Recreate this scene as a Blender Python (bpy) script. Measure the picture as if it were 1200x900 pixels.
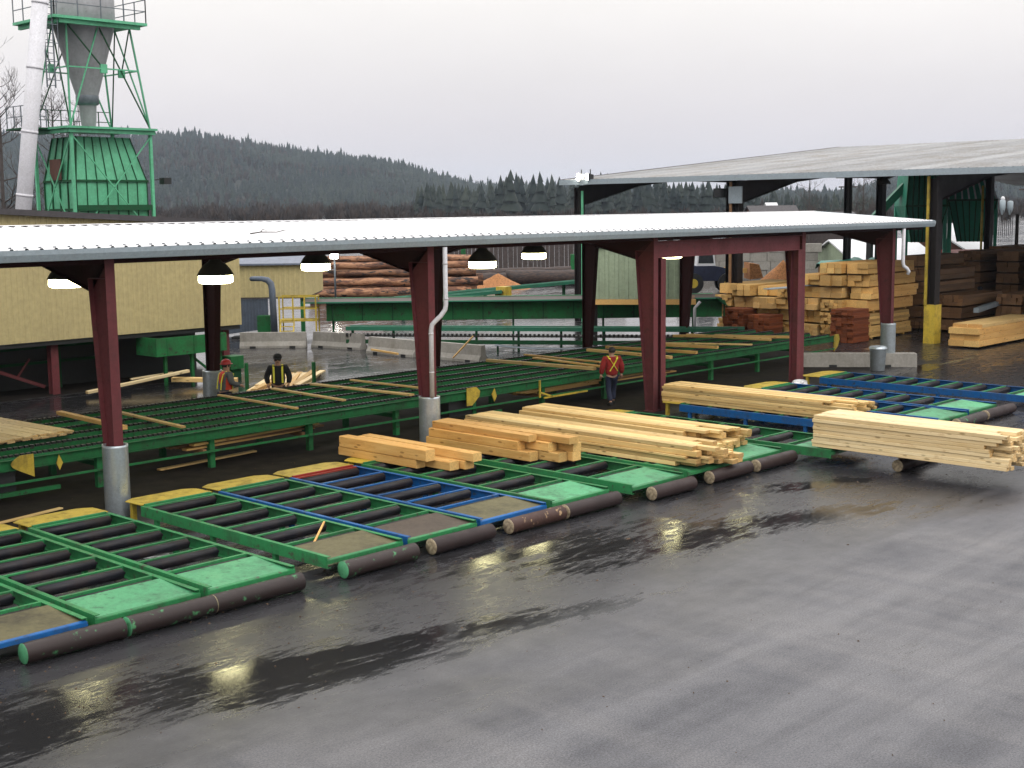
import bpy, bmesh, math, random
import numpy as np
from mathutils import Vector, Matrix, noise as mnoise

random.seed(11)
scene = bpy.context.scene
for o in list(bpy.data.objects):
    bpy.data.objects.remove(o)
COL = scene.collection
R = math.radians
PI = math.pi

# ------------------------------------------------------------------ camera
CAM = Vector((-14.162, -24.964, 6.389))
YAW, PITCH, ROLL = 0.81025, 0.13254, -0.01162
fwd = Vector((math.sin(YAW) * math.cos(PITCH), math.cos(YAW) * math.cos(PITCH), -math.sin(PITCH)))
rt = Vector((math.cos(YAW), -math.sin(YAW), 0))
up = rt.cross(fwd)
rt2 = rt * math.cos(ROLL) + up * math.sin(ROLL)
up2 = -rt * math.sin(ROLL) + up * math.cos(ROLL)
cam_data = bpy.data.cameras.new('camera')
cam_data.sensor_width = 36
cam_data.lens = 1545.6 / 1200 * 36
cam_data.clip_start = 0.1
cam_data.clip_end = 20000
cam = bpy.data.objects.new('camera', cam_data)
COL.objects.link(cam)
m = Matrix((rt2, up2, -fwd)).transposed().to_4x4()
m.translation = CAM
cam.matrix_world = m
scene.camera = cam

# ------------------------------------------------------------------ sky, sun, exposure
world = bpy.data.worlds.new('World')
scene.world = world
world.use_nodes = True
wn, wl = world.node_tree.nodes, world.node_tree.links
wn.clear()
out = wn.new('ShaderNodeOutputWorld')
sky = wn.new('ShaderNodeTexSky')
sky.sky_type = 'NISHITA'
sky.sun_disc = False
sky.sun_elevation = R(42)
sky.sun_rotation = R(200)
sky.dust_density = 4.0
bg_sky = wn.new('ShaderNodeBackground')
bg_sky.inputs[1].default_value = 0.06
wl.new(sky.outputs[0], bg_sky.inputs[0])
# overcast cloud deck over the clear sky: brighter overhead, a little greyer towards the horizon
tc = wn.new('ShaderNodeTexCoord')
sep = wn.new('ShaderNodeSeparateXYZ')
wl.new(tc.outputs['Generated'], sep.inputs[0])
ramp = wn.new('ShaderNodeValToRGB')
cr = ramp.color_ramp
cr.elements[0].position = 0.0
cr.elements[0].color = (0.425, 0.398, 0.430, 1)
cr.elements[1].position = 1.0
cr.elements[1].color = (1.50, 1.47, 1.44, 1)
e = cr.elements.new(0.06); e.color = (0.50, 0.47, 0.485, 1)
e = cr.elements.new(0.17); e.color = (0.70, 0.672, 0.640, 1)
e = cr.elements.new(0.5); e.color = (1.20, 1.17, 1.14, 1)
wl.new(sep.outputs['Z'], ramp.inputs[0])
cn = wn.new('ShaderNodeTexNoise')
cn.inputs['Scale'].default_value = 2.2
cn.inputs['Detail'].default_value = 5
cmap = wn.new('ShaderNodeMapping')
cmap.inputs['Scale'].default_value = (1, 1, 3.5)
wl.new(tc.outputs['Generated'], cmap.inputs[0])
wl.new(cmap.outputs[0], cn.inputs['Vector'])
cmr = wn.new('ShaderNodeMapRange')
cmr.inputs['From Min'].default_value = 0.3
cmr.inputs['From Max'].default_value = 0.7
cmr.inputs['To Min'].default_value = 0.93
cmr.inputs['To Max'].default_value = 1.05
wl.new(cn.outputs[0], cmr.inputs[0])
cmul = wn.new('ShaderNodeMixRGB')
cmul.blend_type = 'MULTIPLY'
cmul.inputs[0].default_value = 1
wl.new(ramp.outputs[0], cmul.inputs[1])
wl.new(cmr.outputs[0], cmul.inputs[2])
bg_cloud = wn.new('ShaderNodeBackground')
bg_cloud.inputs[1].default_value = 1.42
wl.new(cmul.outputs[0], bg_cloud.inputs[0])
mixw = wn.new('ShaderNodeMixShader')
mixw.inputs[0].default_value = 0.9
wl.new(bg_sky.outputs[0], mixw.inputs[1])
wl.new(bg_cloud.outputs[0], mixw.inputs[2])
wl.new(mixw.outputs[0], out.inputs[0])

sun_d = bpy.data.lights.new('sun', 'SUN')
sun_d.energy = 0.6
sun_d.angle = R(25)
sun_d.color = (1, 0.96, 0.9)
sun = bpy.data.objects.new('sun', sun_d)
COL.objects.link(sun)
sun.rotation_euler = Vector((0.30, 0.62, -0.72)).to_track_quat('-Z', 'Y').to_euler()

vs = scene.view_settings
vs.view_transform = 'Standard'
vs.look = 'None'
vs.exposure = 0.28
vs.gamma = 1.0
vs.use_curve_mapping = False
scene.cycles.use_denoising = True
scene.cycles.max_bounces = 5
scene.cycles.diffuse_bounces = 2
scene.cycles.glossy_bounces = 2
scene.cycles.transmission_bounces = 3
scene.cycles.volume_bounces = 1
scene.cycles.caustics_reflective = False
scene.cycles.caustics_refractive = False
scene.cycles.sample_clamp_indirect = 6

# ------------------------------------------------------------------ helpers
class MB:
    """collects boxes, tubes and plates into one mesh"""
    def __init__(s):
        s.v, s.f, s.smooth = [], [], []
    def add(s, vs_, fs_, smooth=False):
        n = len(s.v)
        s.v += [tuple(p) for p in vs_]
        s.f += [tuple(i + n for i in f) for f in fs_]
        s.smooth += [smooth] * len(fs_)
        return s
    def box(s, x0, x1, y0, y1, z0, z1):
        v = [(x, y, z) for z in (z0, z1) for y in (y0, y1) for x in (x0, x1)]
        return s.add(v, [(0, 2, 3, 1), (4, 5, 7, 6), (0, 1, 5, 4), (2, 6, 7, 3), (0, 4, 6, 2), (1, 3, 7, 5)])
    def bar(s, a, b, w, h):
        """box of section w (sideways) x h (up) along a->b"""
        a, b = Vector(a), Vector(b)
        d = (b - a).normalized()
        ref = Vector((0, 0, 1)) if abs(d.z) < .95 else Vector((0, 1, 0))
        sd = d.cross(ref).normalized() * (w / 2)
        u = sd.cross(d).normalized() * (h / 2)
        v = [p + i * sd + j * u for p in (a, b) for j in (-1, 1) for i in (-1, 1)]
        return s.add(v, [(0, 1, 3, 2), (4, 6, 7, 5), (0, 4, 5, 1), (2, 3, 7, 6), (0, 2, 6, 4), (1, 5, 7, 3)])
    def tube(s, pts, r, seg=10, cap=True, smooth=True):
        pts = [Vector(p) for p in pts]
        n = len(pts)
        rs = r if isinstance(r, (list, tuple)) else [r] * n
        t0 = (pts[1] - pts[0]).normalized()
        ref = Vector((0, 0, 1)) if abs(t0.z) < .9 else Vector((1, 0, 0))
        nx = t0.cross(ref).normalized()
        v = []
        for i, p in enumerate(pts):
            t = (pts[min(i + 1, n - 1)] - pts[max(i - 1, 0)]).normalized()
            nx = (nx - t * nx.dot(t)).normalized()
            ny = t.cross(nx)
            for k in range(seg):
                a = 2 * PI * k / seg
                v.append(p + (nx * math.cos(a) + ny * math.sin(a)) * rs[i])
        f = [(i * seg + k, i * seg + (k + 1) % seg, (i + 1) * seg + (k + 1) % seg, (i + 1) * seg + k)
             for i in range(n - 1) for k in range(seg)]
        s.add(v, f, smooth)
        if cap:
            b = len(s.v) - n * seg
            s.f.append(tuple(b + k for k in range(seg))[::-1]); s.smooth.append(False)
            s.f.append(tuple(b + (n - 1) * seg + k for k in range(seg))); s.smooth.append(False)
        return s
    def prism(s, poly, d):
        """planar polygon (3-D points) extruded by vector d"""
        n = len(poly)
        p = [Vector(q) for q in poly]
        d = Vector(d)
        v = p + [q + d for q in p]
        f = [tuple(range(n))[::-1], tuple(range(n, 2 * n))]
        f += [(i, (i + 1) % n, n + (i + 1) % n, n + i) for i in range(n)]
        return s.add(v, f)
    def lathe(s, prof, seg=20, c=(0, 0, 0), smooth=True, sx=1, sy=1):
        v = []
        for r, z in prof:
            for k in range(seg):
                a = 2 * PI * k / seg
                v.append((c[0] + r * sx * math.cos(a), c[1] + r * sy * math.sin(a), c[2] + z))
        f = [(i * seg + k, i * seg + (k + 1) % seg, (i + 1) * seg + (k + 1) % seg, (i + 1) * seg + k)
             for i in range(len(prof) - 1) for k in range(seg)]
        return s.add(v, f, smooth)
    def mesh(s, name):
        me = bpy.data.meshes.new(name)
        me.from_pydata(s.v, [], s.f)
        me.polygons.foreach_set('use_smooth', s.smooth)
        bm = bmesh.new()
        bm.from_mesh(me)
        bmesh.ops.recalc_face_normals(bm, faces=bm.faces)
        bm.to_mesh(me)
        bm.free()
        me.update()
        return me
    def build(s, name, mat, parent=None, loc=None, rz=0):
        return link(name, s.mesh(name), mat, parent, loc, rz)

def link(name, me, mat, parent=None, loc=None, rz=0):
    if mat is not None and not me.materials:
        me.materials.append(mat)
    o = bpy.data.objects.new(name, me)
    COL.objects.link(o)
    if parent is not None:
        o.parent = parent
    if loc is not None:
        o.location = loc
    if rz:
        o.rotation_euler = (0, 0, rz)
    return o

def tag(o, label, cat, group=None):
    o['label'] = label
    o['category'] = cat
    if group:
        o['group'] = group
    return o

def thing(name, label, cat, loc=(0, 0, 0), rz=0, group=None):
    o = bpy.data.objects.new(name, None)
    o.empty_display_size = .3
    COL.objects.link(o)
    o.location = loc
    o.rotation_euler = (0, 0, rz)
    return tag(o, label, cat, group)

def yard(u, d, z=0):
    """log-yard grid: metres to the right (u) and away (d) along the yard's own diagonal axes"""
    return (CAM.x + d * math.sin(YAW) + u * math.cos(YAW), CAM.y + d * math.cos(YAW) - u * math.sin(YAW), z)
YARD_RZ = -YAW

# ------------------------------------------------------------------ materials
class NT:
    def __init__(s, name):
        s.m = bpy.data.materials.new(name)
        s.m.use_nodes = True
        s.n, s.l = s.m.node_tree.nodes, s.m.node_tree.links
        s.b = s.n['Principled BSDF']
    def new(s, t, **kw):
        n = s.n.new(t)
        for k, v in kw.items():
            setattr(n, k, v)
        return n
    def lk(s, a, b):
        s.l.new(a, b)
    def pos(s, kind='Object', scale=(1, 1, 1), rnd=False, rot=(0, 0, 0)):
        if kind == 'World':
            src = s.new('ShaderNodeNewGeometry').outputs['Position']
        else:
            src = s.new('ShaderNodeTexCoord').outputs[kind]
        if rnd:
            oi = s.new('ShaderNodeObjectInfo')
            mu = s.new('ShaderNodeMath', operation='MULTIPLY')
            mu.inputs[1].default_value = 87.0
            s.lk(oi.outputs['Random'], mu.inputs[0])
            ad = s.new('ShaderNodeVectorMath', operation='ADD')
            s.lk(src, ad.inputs[0])
            s.lk(mu.outputs[0], ad.inputs[1])
            src = ad.outputs[0]
        mp = s.new('ShaderNodeMapping')
        mp.inputs['Scale'].default_value = scale
        mp.inputs['Rotation'].default_value = rot
        s.lk(src, mp.inputs[0])
        return mp.outputs[0]
    def noise(s, vec, scale, detail=4, rough=.55, dist=0):
        n = s.new('ShaderNodeTexNoise')
        n.inputs['Scale'].default_value = scale
        n.inputs['Detail'].default_value = detail
        n.inputs['Roughness'].default_value = rough
        n.inputs['Distortion'].default_value = dist
        s.lk(vec, n.inputs['Vector'])
        return n.outputs[0]
    def rng(s, v, a, b, c=0., d=1., smooth=False):
        n = s.new('ShaderNodeMapRange')
        if smooth:
            n.interpolation_type = 'SMOOTHSTEP'
        for i, x in enumerate((a, b, c, d)):
            n.inputs[i + 1].default_value = x
        s.lk(v, n.inputs[0])
        return n.outputs[0]
    def mix(s, f, a, b, mode='MIX'):
        n = s.new('ShaderNodeMixRGB', blend_type=mode)
        for i, x in enumerate((f, a, b)):
            if isinstance(x, (int, float)):
                n.inputs[i].default_value = x if i == 0 else (x, x, x, 1)
            elif isinstance(x, (tuple, list)):
                n.inputs[i].default_value = (*x[:3], 1)
            else:
                s.lk(x, n.inputs[i])
        return n.outputs[0]
    def math(s, op, a, b=None, clamp=False):
        n = s.new('ShaderNodeMath', operation=op, use_clamp=clamp)
        for i, x in enumerate((a, b)):
            if x is None:
                continue
            if isinstance(x, (int, float)):
                n.inputs[i].default_value = x
            else:
                s.lk(x, n.inputs[i])
        return n.outputs[0]
    def set(s, **kw):
        names = dict(color='Base Color', rough='Roughness', metal='Metallic', spec='Specular IOR Level',
                     coat='Coat Weight', coatr='Coat Roughness', emis='Emission Color', emis_s='Emission Strength', normal='Normal')
        for k, v in kw.items():
            i = s.b.inputs[names[k]]
            if isinstance(v, (int, float)):
                i.default_value = v
            elif isinstance(v, (tuple, list)):
                i.default_value = (*v[:3], 1)
            else:
                s.lk(v, i)
        return s.m
    def bump(s, h, strength=.3, dist=.01):
        n = s.new('ShaderNodeBump')
        n.inputs['Strength'].default_value = strength
        n.inputs['Distance'].default_value = dist
        s.lk(h, n.inputs['Height'])
        s.lk(n.outputs[0], s.b.inputs['Normal'])

def paint(name, col, dirt=(.035, .03, .025), amount=.45, rough=.42, scale=1.6, chips=None, metal=0., spots=.55, spec=.35):
    t = NT(name)
    p = t.pos('World')
    n1 = t.noise(p, scale, 6, .65)
    n2 = t.noise(p, scale * 9, 4, .6)
    n3 = t.noise(t.pos('World', (6, 6, .7)), 1.4, 4)
    v = t.mix(t.rng(n2, .3, .75), tuple(c * .86 for c in col), tuple(min(1, c * 1.1) for c in col))
    g = t.math('MULTIPLY', t.rng(t.math('ADD', n1, t.math('MULTIPLY', n3, .35)), .62, .92), amount, True)
    v = t.mix(g, v, dirt)
    if chips:
        v = t.mix(t.rng(t.noise(p, scale * 4, 6, .6), .60, .66), v, chips)
    # scuffs, grease spots and small rust pits
    sp = t.noise(p, scale * 14, 5, .75)
    v = t.mix(t.math('MULTIPLY', t.rng(sp, .60, .70), spots), v, tuple(d * .8 for d in dirt))
    sc = t.noise(t.pos('World', (2.2, 7., 9.), rot=(0, 0, R(31))), scale * 2.2, 5, .7)
    v = t.mix(t.math('MULTIPLY', t.rng(sc, .62, .72), spots * .8), v, tuple(min(1, c * 1.35 + .02) for c in col))
    oi = t.new('ShaderNodeObjectInfo')
    v = t.mix(1., v, t.rng(oi.outputs['Random'], 0, 1, .80, 1.10), 'MULTIPLY')
    t.set(color=v, rough=t.rng(t.math('ADD', n1, t.math('MULTIPLY', sp, .5)), .45, 1.0, rough - .12, rough + .22), metal=metal, spec=spec)
    t.bump(t.math('ADD', n2, sp), .2, .004)
    return t.m

def wood(name, light, dark, end, knot=.5, var=.22, ring=1.):
    """sawn timber: grain along local Y, end grain on the two ends"""
    t = NT(name)
    g = t.noise(t.pos('Object', (14, .9, 14), True), 1.5, 5, .6, .6)
    broad = t.noise(t.pos('Object', (3, .5, 3), True), 1.2, 3)
    c = t.mix(t.rng(t.math('ADD', t.math('MULTIPLY', g, .6), t.math('MULTIPLY', broad, .5)), .38, .74), dark, light)
    vo = t.new('ShaderNodeTexVoronoi')
    vo.inputs['Scale'].default_value = 1.0
    t.lk(t.pos('Object', (7, 2.2, 7), True), vo.inputs['Vector'])
    k = t.math('MULTIPLY', t.rng(vo.outputs['Distance'], .20, .11), knot, True)
    c = t.mix(k, c, tuple(x * .35 for x in dark))
    # end grain
    nrm = t.new('ShaderNodeSeparateXYZ')
    t.lk(t.new('ShaderNodeTexCoord').outputs['Normal'], nrm.inputs[0])
    isend = t.rng(t.math('ABSOLUTE', nrm.outputs[1]), .75, .85)
    rn = t.noise(t.pos('Object', (9, 1, 9), True), 2.2, 4, .6, 1.5)
    ec = t.mix(t.rng(rn, .3, .7), tuple(x * .62 for x in end), end)
    stain = t.noise(t.pos('Object', (2.2, 1.1, 2.2), True), 2.4, 6, .7)
    c = t.mix(t.math('MULTIPLY', t.rng(stain, .58, .72), .55), c, tuple(x * y for x, y in zip(dark, (.62, .5, .42))))
    c = t.mix(isend, c, ec)
    oi = t.new('ShaderNodeObjectInfo')
    c = t.mix(1., c, t.rng(oi.outputs['Random'], 0, 1, 1 - var, 1 + var * .5), 'MULTIPLY')
    r2 = t.math('FRACT', t.math('MULTIPLY', oi.outputs['Random'], 7.31))
    c = t.mix(t.math('MULTIPLY', r2, .28), c, tuple(x * y for x, y in zip(dark, (1.05, .86, .6))))
    t.set(color=c, rough=t.rng(g, .3, .7, .5, .75), spec=.35)
    t.bump(g, .25, .004)
    return t.m

def simple(name, col, rough=.6, metal=0., var=.25, scale=4.):
    t = NT(name)
    n = t.noise(t.pos('World'), scale, 5, .6)
    c = t.mix(t.rng(n, .3, .7), tuple(x * (1 - var) for x in col), tuple(min(1, x * (1 + var)) for x in col))
    t.set(color=c, rough=rough, metal=metal)
    t.bump(n, .15, .006)
    return t.m

M = {}
M['green'] = paint('green_paint', (.020, .145, .047), amount=.6, rough=.46, chips=(.035, .05, .03), spec=.15, spots=.7)
M['green_deck'] = paint('deck_green_paint', (.030, .205, .072), amount=.6, rough=.38, chips=(.055, .075, .045), spec=.28, spots=.75)
M['green_plate'] = paint('plate_green_paint', (.085, .345, .165), amount=.6, rough=.42, scale=1.5, chips=(.05, .17, .085), spots=.7)
M['green_pale'] = paint('tower_green_paint', (.115, .44, .25), amount=.35, rough=.45, scale=.8)
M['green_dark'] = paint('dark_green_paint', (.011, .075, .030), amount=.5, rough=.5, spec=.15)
M['green_teal'] = paint('teal_green_paint', (.024, .16, .095), amount=.4, rough=.45)
M['blue'] = paint('blue_paint', (.008, .10, .31), amount=.5, rough=.40, chips=(.03, .055, .10), spec=.28, spots=.7)
M['yellow'] = paint('yellow_paint', (.55, .40, .05), amount=.7, rough=.45, scale=2.5)
M['red_paint'] = paint('red_paint', (.28, .02, .012), amount=.4, rough=.42)
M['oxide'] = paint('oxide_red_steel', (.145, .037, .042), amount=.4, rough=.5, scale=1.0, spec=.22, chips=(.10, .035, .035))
M['oxide_shaded'] = paint('oxide_red_shaded_steel', (.034, .009, .010), amount=.3, rough=.6, scale=1.0, spec=.12)  # same oxide paint, darkened to put the under-roof shade into its colour
M['brown_steel'] = paint('dark_brown_steel', (.016, .012, .013), amount=.4, rough=.55)
M['galv'] = paint('galvanised_steel', (.46, .52, .56), dirt=(.22, .22, .20), amount=.5, rough=.32, scale=2.2, metal=.75)
M['fascia'] = paint('grey_gutter_metal', (.29, .345, .385), dirt=(.2, .2, .19), amount=.25, rough=.4)
M['roof_white'] = paint('white_roof_metal', (.80, .80, .82), dirt=(.60, .59, .57), amount=.25, rough=.45, scale=.7, spots=.12)
M['roof_grey'] = paint('weathered_grey_roof', (.30, .305, .315), dirt=(.20, .165, .12), amount=.6, rough=.5, scale=.45)
M['white_pipe'] = paint('white_duct_metal', (.62, .62, .66), dirt=(.4, .4, .4), amount=.3, rough=.42)
M['tan'] = paint('tan_siding', (.53, .445, .225), dirt=(.36, .30, .16), amount=.3, rough=.5, scale=.6, spots=.2)
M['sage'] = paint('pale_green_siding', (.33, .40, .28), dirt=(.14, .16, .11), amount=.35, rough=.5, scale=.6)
M['roof_trim'] = simple('dark_roof_trim', (.05, .045, .05), .55)
M['slate_roof'] = simple('slate_blue_roof', (.12, .14, .19), .5)
M['cyclone'] = paint('cyclone_grey_steel', (.36, .36, .38), dirt=(.18, .17, .18), amount=.5, rough=.5, scale=.5, metal=.2)
M['rust'] = simple('rusty_hatch', (.085, .032, .02), .75)
M['rubber'] = paint('black_roller_steel', (.010, .010, .015), dirt=(.035, .022, .018), amount=.6, rough=.36, scale=2.5, spec=.25)
M['log_roll'] = paint('worn_roller_log', (.030, .017, .017), dirt=(.02, .016, .016), amount=.6, rough=.5, scale=2.4)
M['log_roll_green'] = paint('worn_green_roller_log', (.026, .016, .015), dirt=(.02, .016, .016), amount=.5, rough=.42, scale=1.3, chips=(.06, .22, .09))
M['log_roll_chip'] = paint('scuffed_roller_log', (.060, .028, .022), dirt=(.03, .02, .016), amount=.5, rough=.5, scale=1.5, chips=(.36, .24, .13))
M['worn_plate'] = paint('worn_timber_plate', (.13, .115, .055), dirt=(.035, .03, .022), amount=.75, rough=.55, scale=1.3)
M['dark_plate'] = paint('dark_timber_plate', (.085, .062, .045), dirt=(.03, .026, .022), amount=.7, rough=.5, scale=1.3)
M['concrete'] = paint('weathered_concrete', (.30, .285, .26), dirt=(.13, .12, .10), amount=.55, rough=.8, scale=1.2)
M['chain'] = simple('oily_chain_steel', (.018, .018, .018), .4)
M['black'] = simple('black_machinery', (.012, .013, .014), .55)
M['steel'] = simple('grey_machine_steel', (.13, .15, .17), .45, .5)
M['duct_blue'] = paint('blue_grey_duct', (.10, .125, .17), amount=.4, rough=.45)
M['dark_wall'] = simple('dark_board_wall', (.055, .042, .04), .8)
M['lumber'] = wood('fresh_lumber', (.80, .62, .30), (.58, .38, .145), (.66, .42, .17), knot=.9, var=.34)
M['lumber_pale'] = wood('pale_lumber', (.85, .72, .46), (.66, .50, .26), (.72, .50, .24), knot=.9, var=.24)
M['timber_orange'] = wood('orange_timber', (.80, .52, .19), (.56, .29, .08), (.84, .55, .20), knot=.8, var=.28)
M['timber_yellow'] = wood('yellow_timber', (.66, .45, .17), (.42, .24, .075), (.80, .50, .18), knot=.7, var=.34)
M['cedar'] = wood('red_cedar_lumber', (.24, .070, .026), (.12, .030, .012), (.30, .085, .030), knot=.3, var=.45)
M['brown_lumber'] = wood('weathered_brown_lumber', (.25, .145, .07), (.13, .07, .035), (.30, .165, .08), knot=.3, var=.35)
M['bark'] = None
M['chips'] = simple('wood_chips', (.30, .13, .045), .9, var=.5, scale=9)
M['skin'] = simple('skin', (.42, .24, .17), .5, var=.06)
M['jacket_red'] = simple('red_jacket_cloth', (.26, .014, .012), .85)
M['cloth_black'] = simple('black_cloth', (.010, .011, .016), .85)
M['cloth_navy'] = simple('navy_trousers', (.014, .019, .045), .85)
M['cloth_grey'] = simple('grey_sweatshirt', (.12, .125, .135), .9)
M['vest_orange'] = simple('orange_red_vest', (.62, .055, .025), .75)
M['hi_yellow'] = simple('reflective_yellow_tape', (.80, .76, .07), .5, var=.08)
M['hat_red'] = simple('red_hard_hat', (.36, .012, .014), .3, var=.05)
M['hair'] = simple('dark_hair', (.02, .014, .011), .6)
M['white_thing'] = simple('white_litter', (.62, .62, .64), .5)
M['tarp'] = simple('teal_tarpaulin', (.02, .24, .18), .45)
M['tent_white'] = simple('white_sheet_roof', (.66, .67, .70), .5, var=.08)
M['worn_line'] = simple('worn_line_paint', (.22, .19, .09), .6, var=.6, scale=8)
M['lid_brown'] = simple('brown_trough_lid', (.045, .034, .028), .6)
M['hopper_green'] = paint('hopper_green_paint', (.035, .30, .19), amount=.3, rough=.45, scale=.8)
M['litter'] = simple('bark_and_splinters', (.085, .05, .026), .8, var=.7, scale=3)
M['glass_dark'] = simple('dark_window_glass', (.03, .035, .04), .15)

def bark_mat():
    t = NT('log_bark')
    n = t.noise(t.pos('Object', (7, 1.2, 7), True), 2.0, 6, .65)
    b = t.noise(t.pos('Object', (2, .6, 2), True), 1.3, 5, .6)
    c = t.mix(t.rng(n, .35, .7), (.03, .016, .014), (.25, .10, .05))
    c = t.mix(t.rng(b, .46, .54), c, t.mix(t.rng(n, .3, .7), (.20, .085, .04), (.46, .24, .13)))
    c = t.mix(t.rng(t.noise(t.pos('Object', (1.5, .5, 1.5), True), 2.6, 5, .6), .56, .62), c, (.018, .013, .013))
    nrm = t.new('ShaderNodeSeparateXYZ')
    t.lk(t.new('ShaderNodeTexCoord').outputs['Normal'], nrm.inputs[0])
    c = t.mix(t.rng(t.math('ABSOLUTE', nrm.outputs[1]), .75, .85), c, t.mix(t.rng(n, .3, .7), (.16, .075, .035), (.34, .18, .09)))
    oi = t.new('ShaderNodeObjectInfo')
    c = t.mix(1., c, t.rng(oi.outputs['Random'], 0, 1, .6, 1.25), 'MULTIPLY')
    t.set(color=c, rough=.75)
    t.bump(n, .7, .04)
    return t.m
M['bark'] = bark_mat()

def dark_bark_mat():
    t = NT('dark_log_bark')
    n = t.noise(t.pos('Object', (6, 1.0, 6), True), 2.0, 6, .65)
    c = t.mix(t.rng(n, .4, .75), (.014, .011, .012), (.09, .05, .035))
    nrm = t.new('ShaderNodeSeparateXYZ')
    t.lk(t.new('ShaderNodeTexCoord').outputs['Normal'], nrm.inputs[0])
    c = t.mix(t.rng(t.math('ABSOLUTE', nrm.outputs[1]), .75, .85), c, (.15, .06, .03))
    t.set(color=c, rough=.7)
    t.bump(n, .7, .05)
    return t.m
M['dark_bark'] = dark_bark_mat()

def lamp_mat(name, col, s):
    t = NT(name)
    return t.set(color=(.9, .9, .8), emis=col, emis_s=s)
M['lamp'] = lamp_mat('lit_lamp_lens', (1., .92, .50), 15.)
M['flood'] = lamp_mat('lit_flood_lens', (1., .95, .82), 60.)
M['lamp_dim'] = lamp_mat('dim_lamp_lens', (1., .9, .7), 4.)

def asphalt():
    t = NT('wet_asphalt')
    w = t.pos('World')
    sepn = t.new('ShaderNodeSeparateXYZ')
    t.lk(w, sepn.inputs[0])
    X, Y = sepn.outputs[0], sepn.outputs[1]
    # drainage streaks run with the decks' front line
    st = t.noise(t.pos('World', (.16, .55, 1), rot=(0, 0, R(9))), 1., 6, .62, .8)
    st2 = t.noise(t.pos('World', (.05, .16, 1), rot=(0, 0, R(12))), 1., 3, .5, .4)
    fine = t.noise(w, 24., 5, .75)
    mid = t.noise(w, 2.2, 5, .62)
    lane = t.noise(t.pos('World', (.11, .9, 1), rot=(0, 0, R(-22))), 1., 4, .55, .5)
    lane2 = t.noise(t.pos('World', (.9, .09, 1), rot=(0, 0, R(20))), 1., 4, .55, .6)
    # standing water near the decks and behind them, only damp out in the open yard
    zone = t.rng(Y, -14.5, -9.0, 0., 1., True)
    def pool(cx, cy, rx, ry, ang):
        mp = t.new('ShaderNodeMapping')
        mp.vector_type = 'TEXTURE'
        mp.inputs['Location'].default_value = (cx, cy, 0)
        mp.inputs['Rotation'].default_value = (0, 0, R(ang))
        mp.inputs['Scale'].default_value = (rx, ry, 1)
        dn = t.new('ShaderNodeVectorMath', operation='MULTIPLY')
        t.lk(w, dn.inputs[0])
        dn.inputs[1].default_value = (1, 1, 0)
        t.lk(dn.outputs[0], mp.inputs[0])
        ln = t.new('ShaderNodeVectorMath', operation='LENGTH')
        t.lk(mp.outputs[0], ln.inputs[0])
        return t.rng(ln.outputs['Value'], 1.4, .1, 0., .27, True)
    pools = None
    for a in [(-3.6, -10.2, 4.2, 1.5, -16), (1.6, -11.7, 3.6, .55, -11), (5.2, -9.7, 4.2, 1.9, -26), (9.2, -10.9, 3.8, 1.0, -28), (12.2, -9.6, 2.6, .8, -25), (-7.5, -9.0, 3., 1.6, -20)]:
        q = pool(*a)
        pools = q if pools is None else t.math('MAXIMUM', pools, q)
    s = t.math('ADD', t.math('MULTIPLY', st, .75), t.math('MULTIPLY', st2, .45))
    s = t.math('ADD', s, t.math('MULTIPLY', zone, .07))
    s = t.math('ADD', s, pools)
    s = t.math('ADD', s, t.math('MULTIPLY', mid, .16))
    feather = t.noise(t.pos('World', (1.5, 6.5, 1), rot=(0, 0, R(14))), 1., 9, .76, .8)
    s = t.math('ADD', s, t.math('MULTIPLY', t.math('SUBTRACT', feather, .5), .85))
    s = t.math('ADD', s, t.math('MULTIPLY', t.math('SUBTRACT', fine, .5), .34))
    s = t.math('ADD', s, t.rng(Y, 8.5, 12.5, 0., .20, True))
    wet = t.rng(s, .83, .99, 0., 1., True)
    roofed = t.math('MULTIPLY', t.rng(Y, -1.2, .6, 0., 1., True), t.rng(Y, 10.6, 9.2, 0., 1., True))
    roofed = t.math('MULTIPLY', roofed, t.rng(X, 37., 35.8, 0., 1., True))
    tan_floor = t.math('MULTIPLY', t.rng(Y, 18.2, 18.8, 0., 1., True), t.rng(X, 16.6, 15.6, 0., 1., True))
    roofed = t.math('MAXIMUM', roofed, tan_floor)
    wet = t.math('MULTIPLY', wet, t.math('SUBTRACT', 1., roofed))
    wetcap = t.mix(t.rng(Y, 9., 12.), 1., .8)
    wet = t.math('MULTIPLY', wet, wetcap)
    film = t.rng(t.math('ADD', Y, t.math('MULTIPLY', t.math('SUBTRACT', st, .5), 7.)), -15., -10.5, 0., 1., True)
    dry_c = t.mix(t.rng(t.math('ADD', t.math('MULTIPLY', lane, .7), t.math('MULTIPLY', mid, .3)), .35, .66), (.082, .083, .096), (.148, .148, .163))
    dry_c = t.mix(t.math('MULTIPLY', t.rng(lane2, .46, .66), .45), dry_c, (.21, .203, .208))
    trk = t.noise(t.pos('World', (.35, 3.2, 1), rot=(0, 0, R(-16))), 1., 5, .65, .4)
    dry_c = t.mix(t.math('MULTIPLY', t.rng(trk, .5, .68), .4), dry_c, (.066, .066, .076))
    grit = t.noise(w, 38., 3, .8)
    dry_c = t.mix(t.rng(fine, .35, .7), t.mix(1., dry_c, .74, 'MULTIPLY'), dry_c)
    dry_c = t.mix(t.rng(grit, .35, .68), t.mix(1., dry_c, .42, 'MULTIPLY'), t.mix(1., dry_c, 1.45, 'MULTIPLY'))
    damp_c = t.mix(t.rng(mid, .3, .7), (.018, .018, .021), (.036, .035, .039))
    damp_c = t.mix(t.rng(fine, .35, .7), t.mix(1., damp_c, .6, 'MULTIPLY'), t.mix(1., damp_c, 1.2, 'MULTIPLY'))
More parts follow.
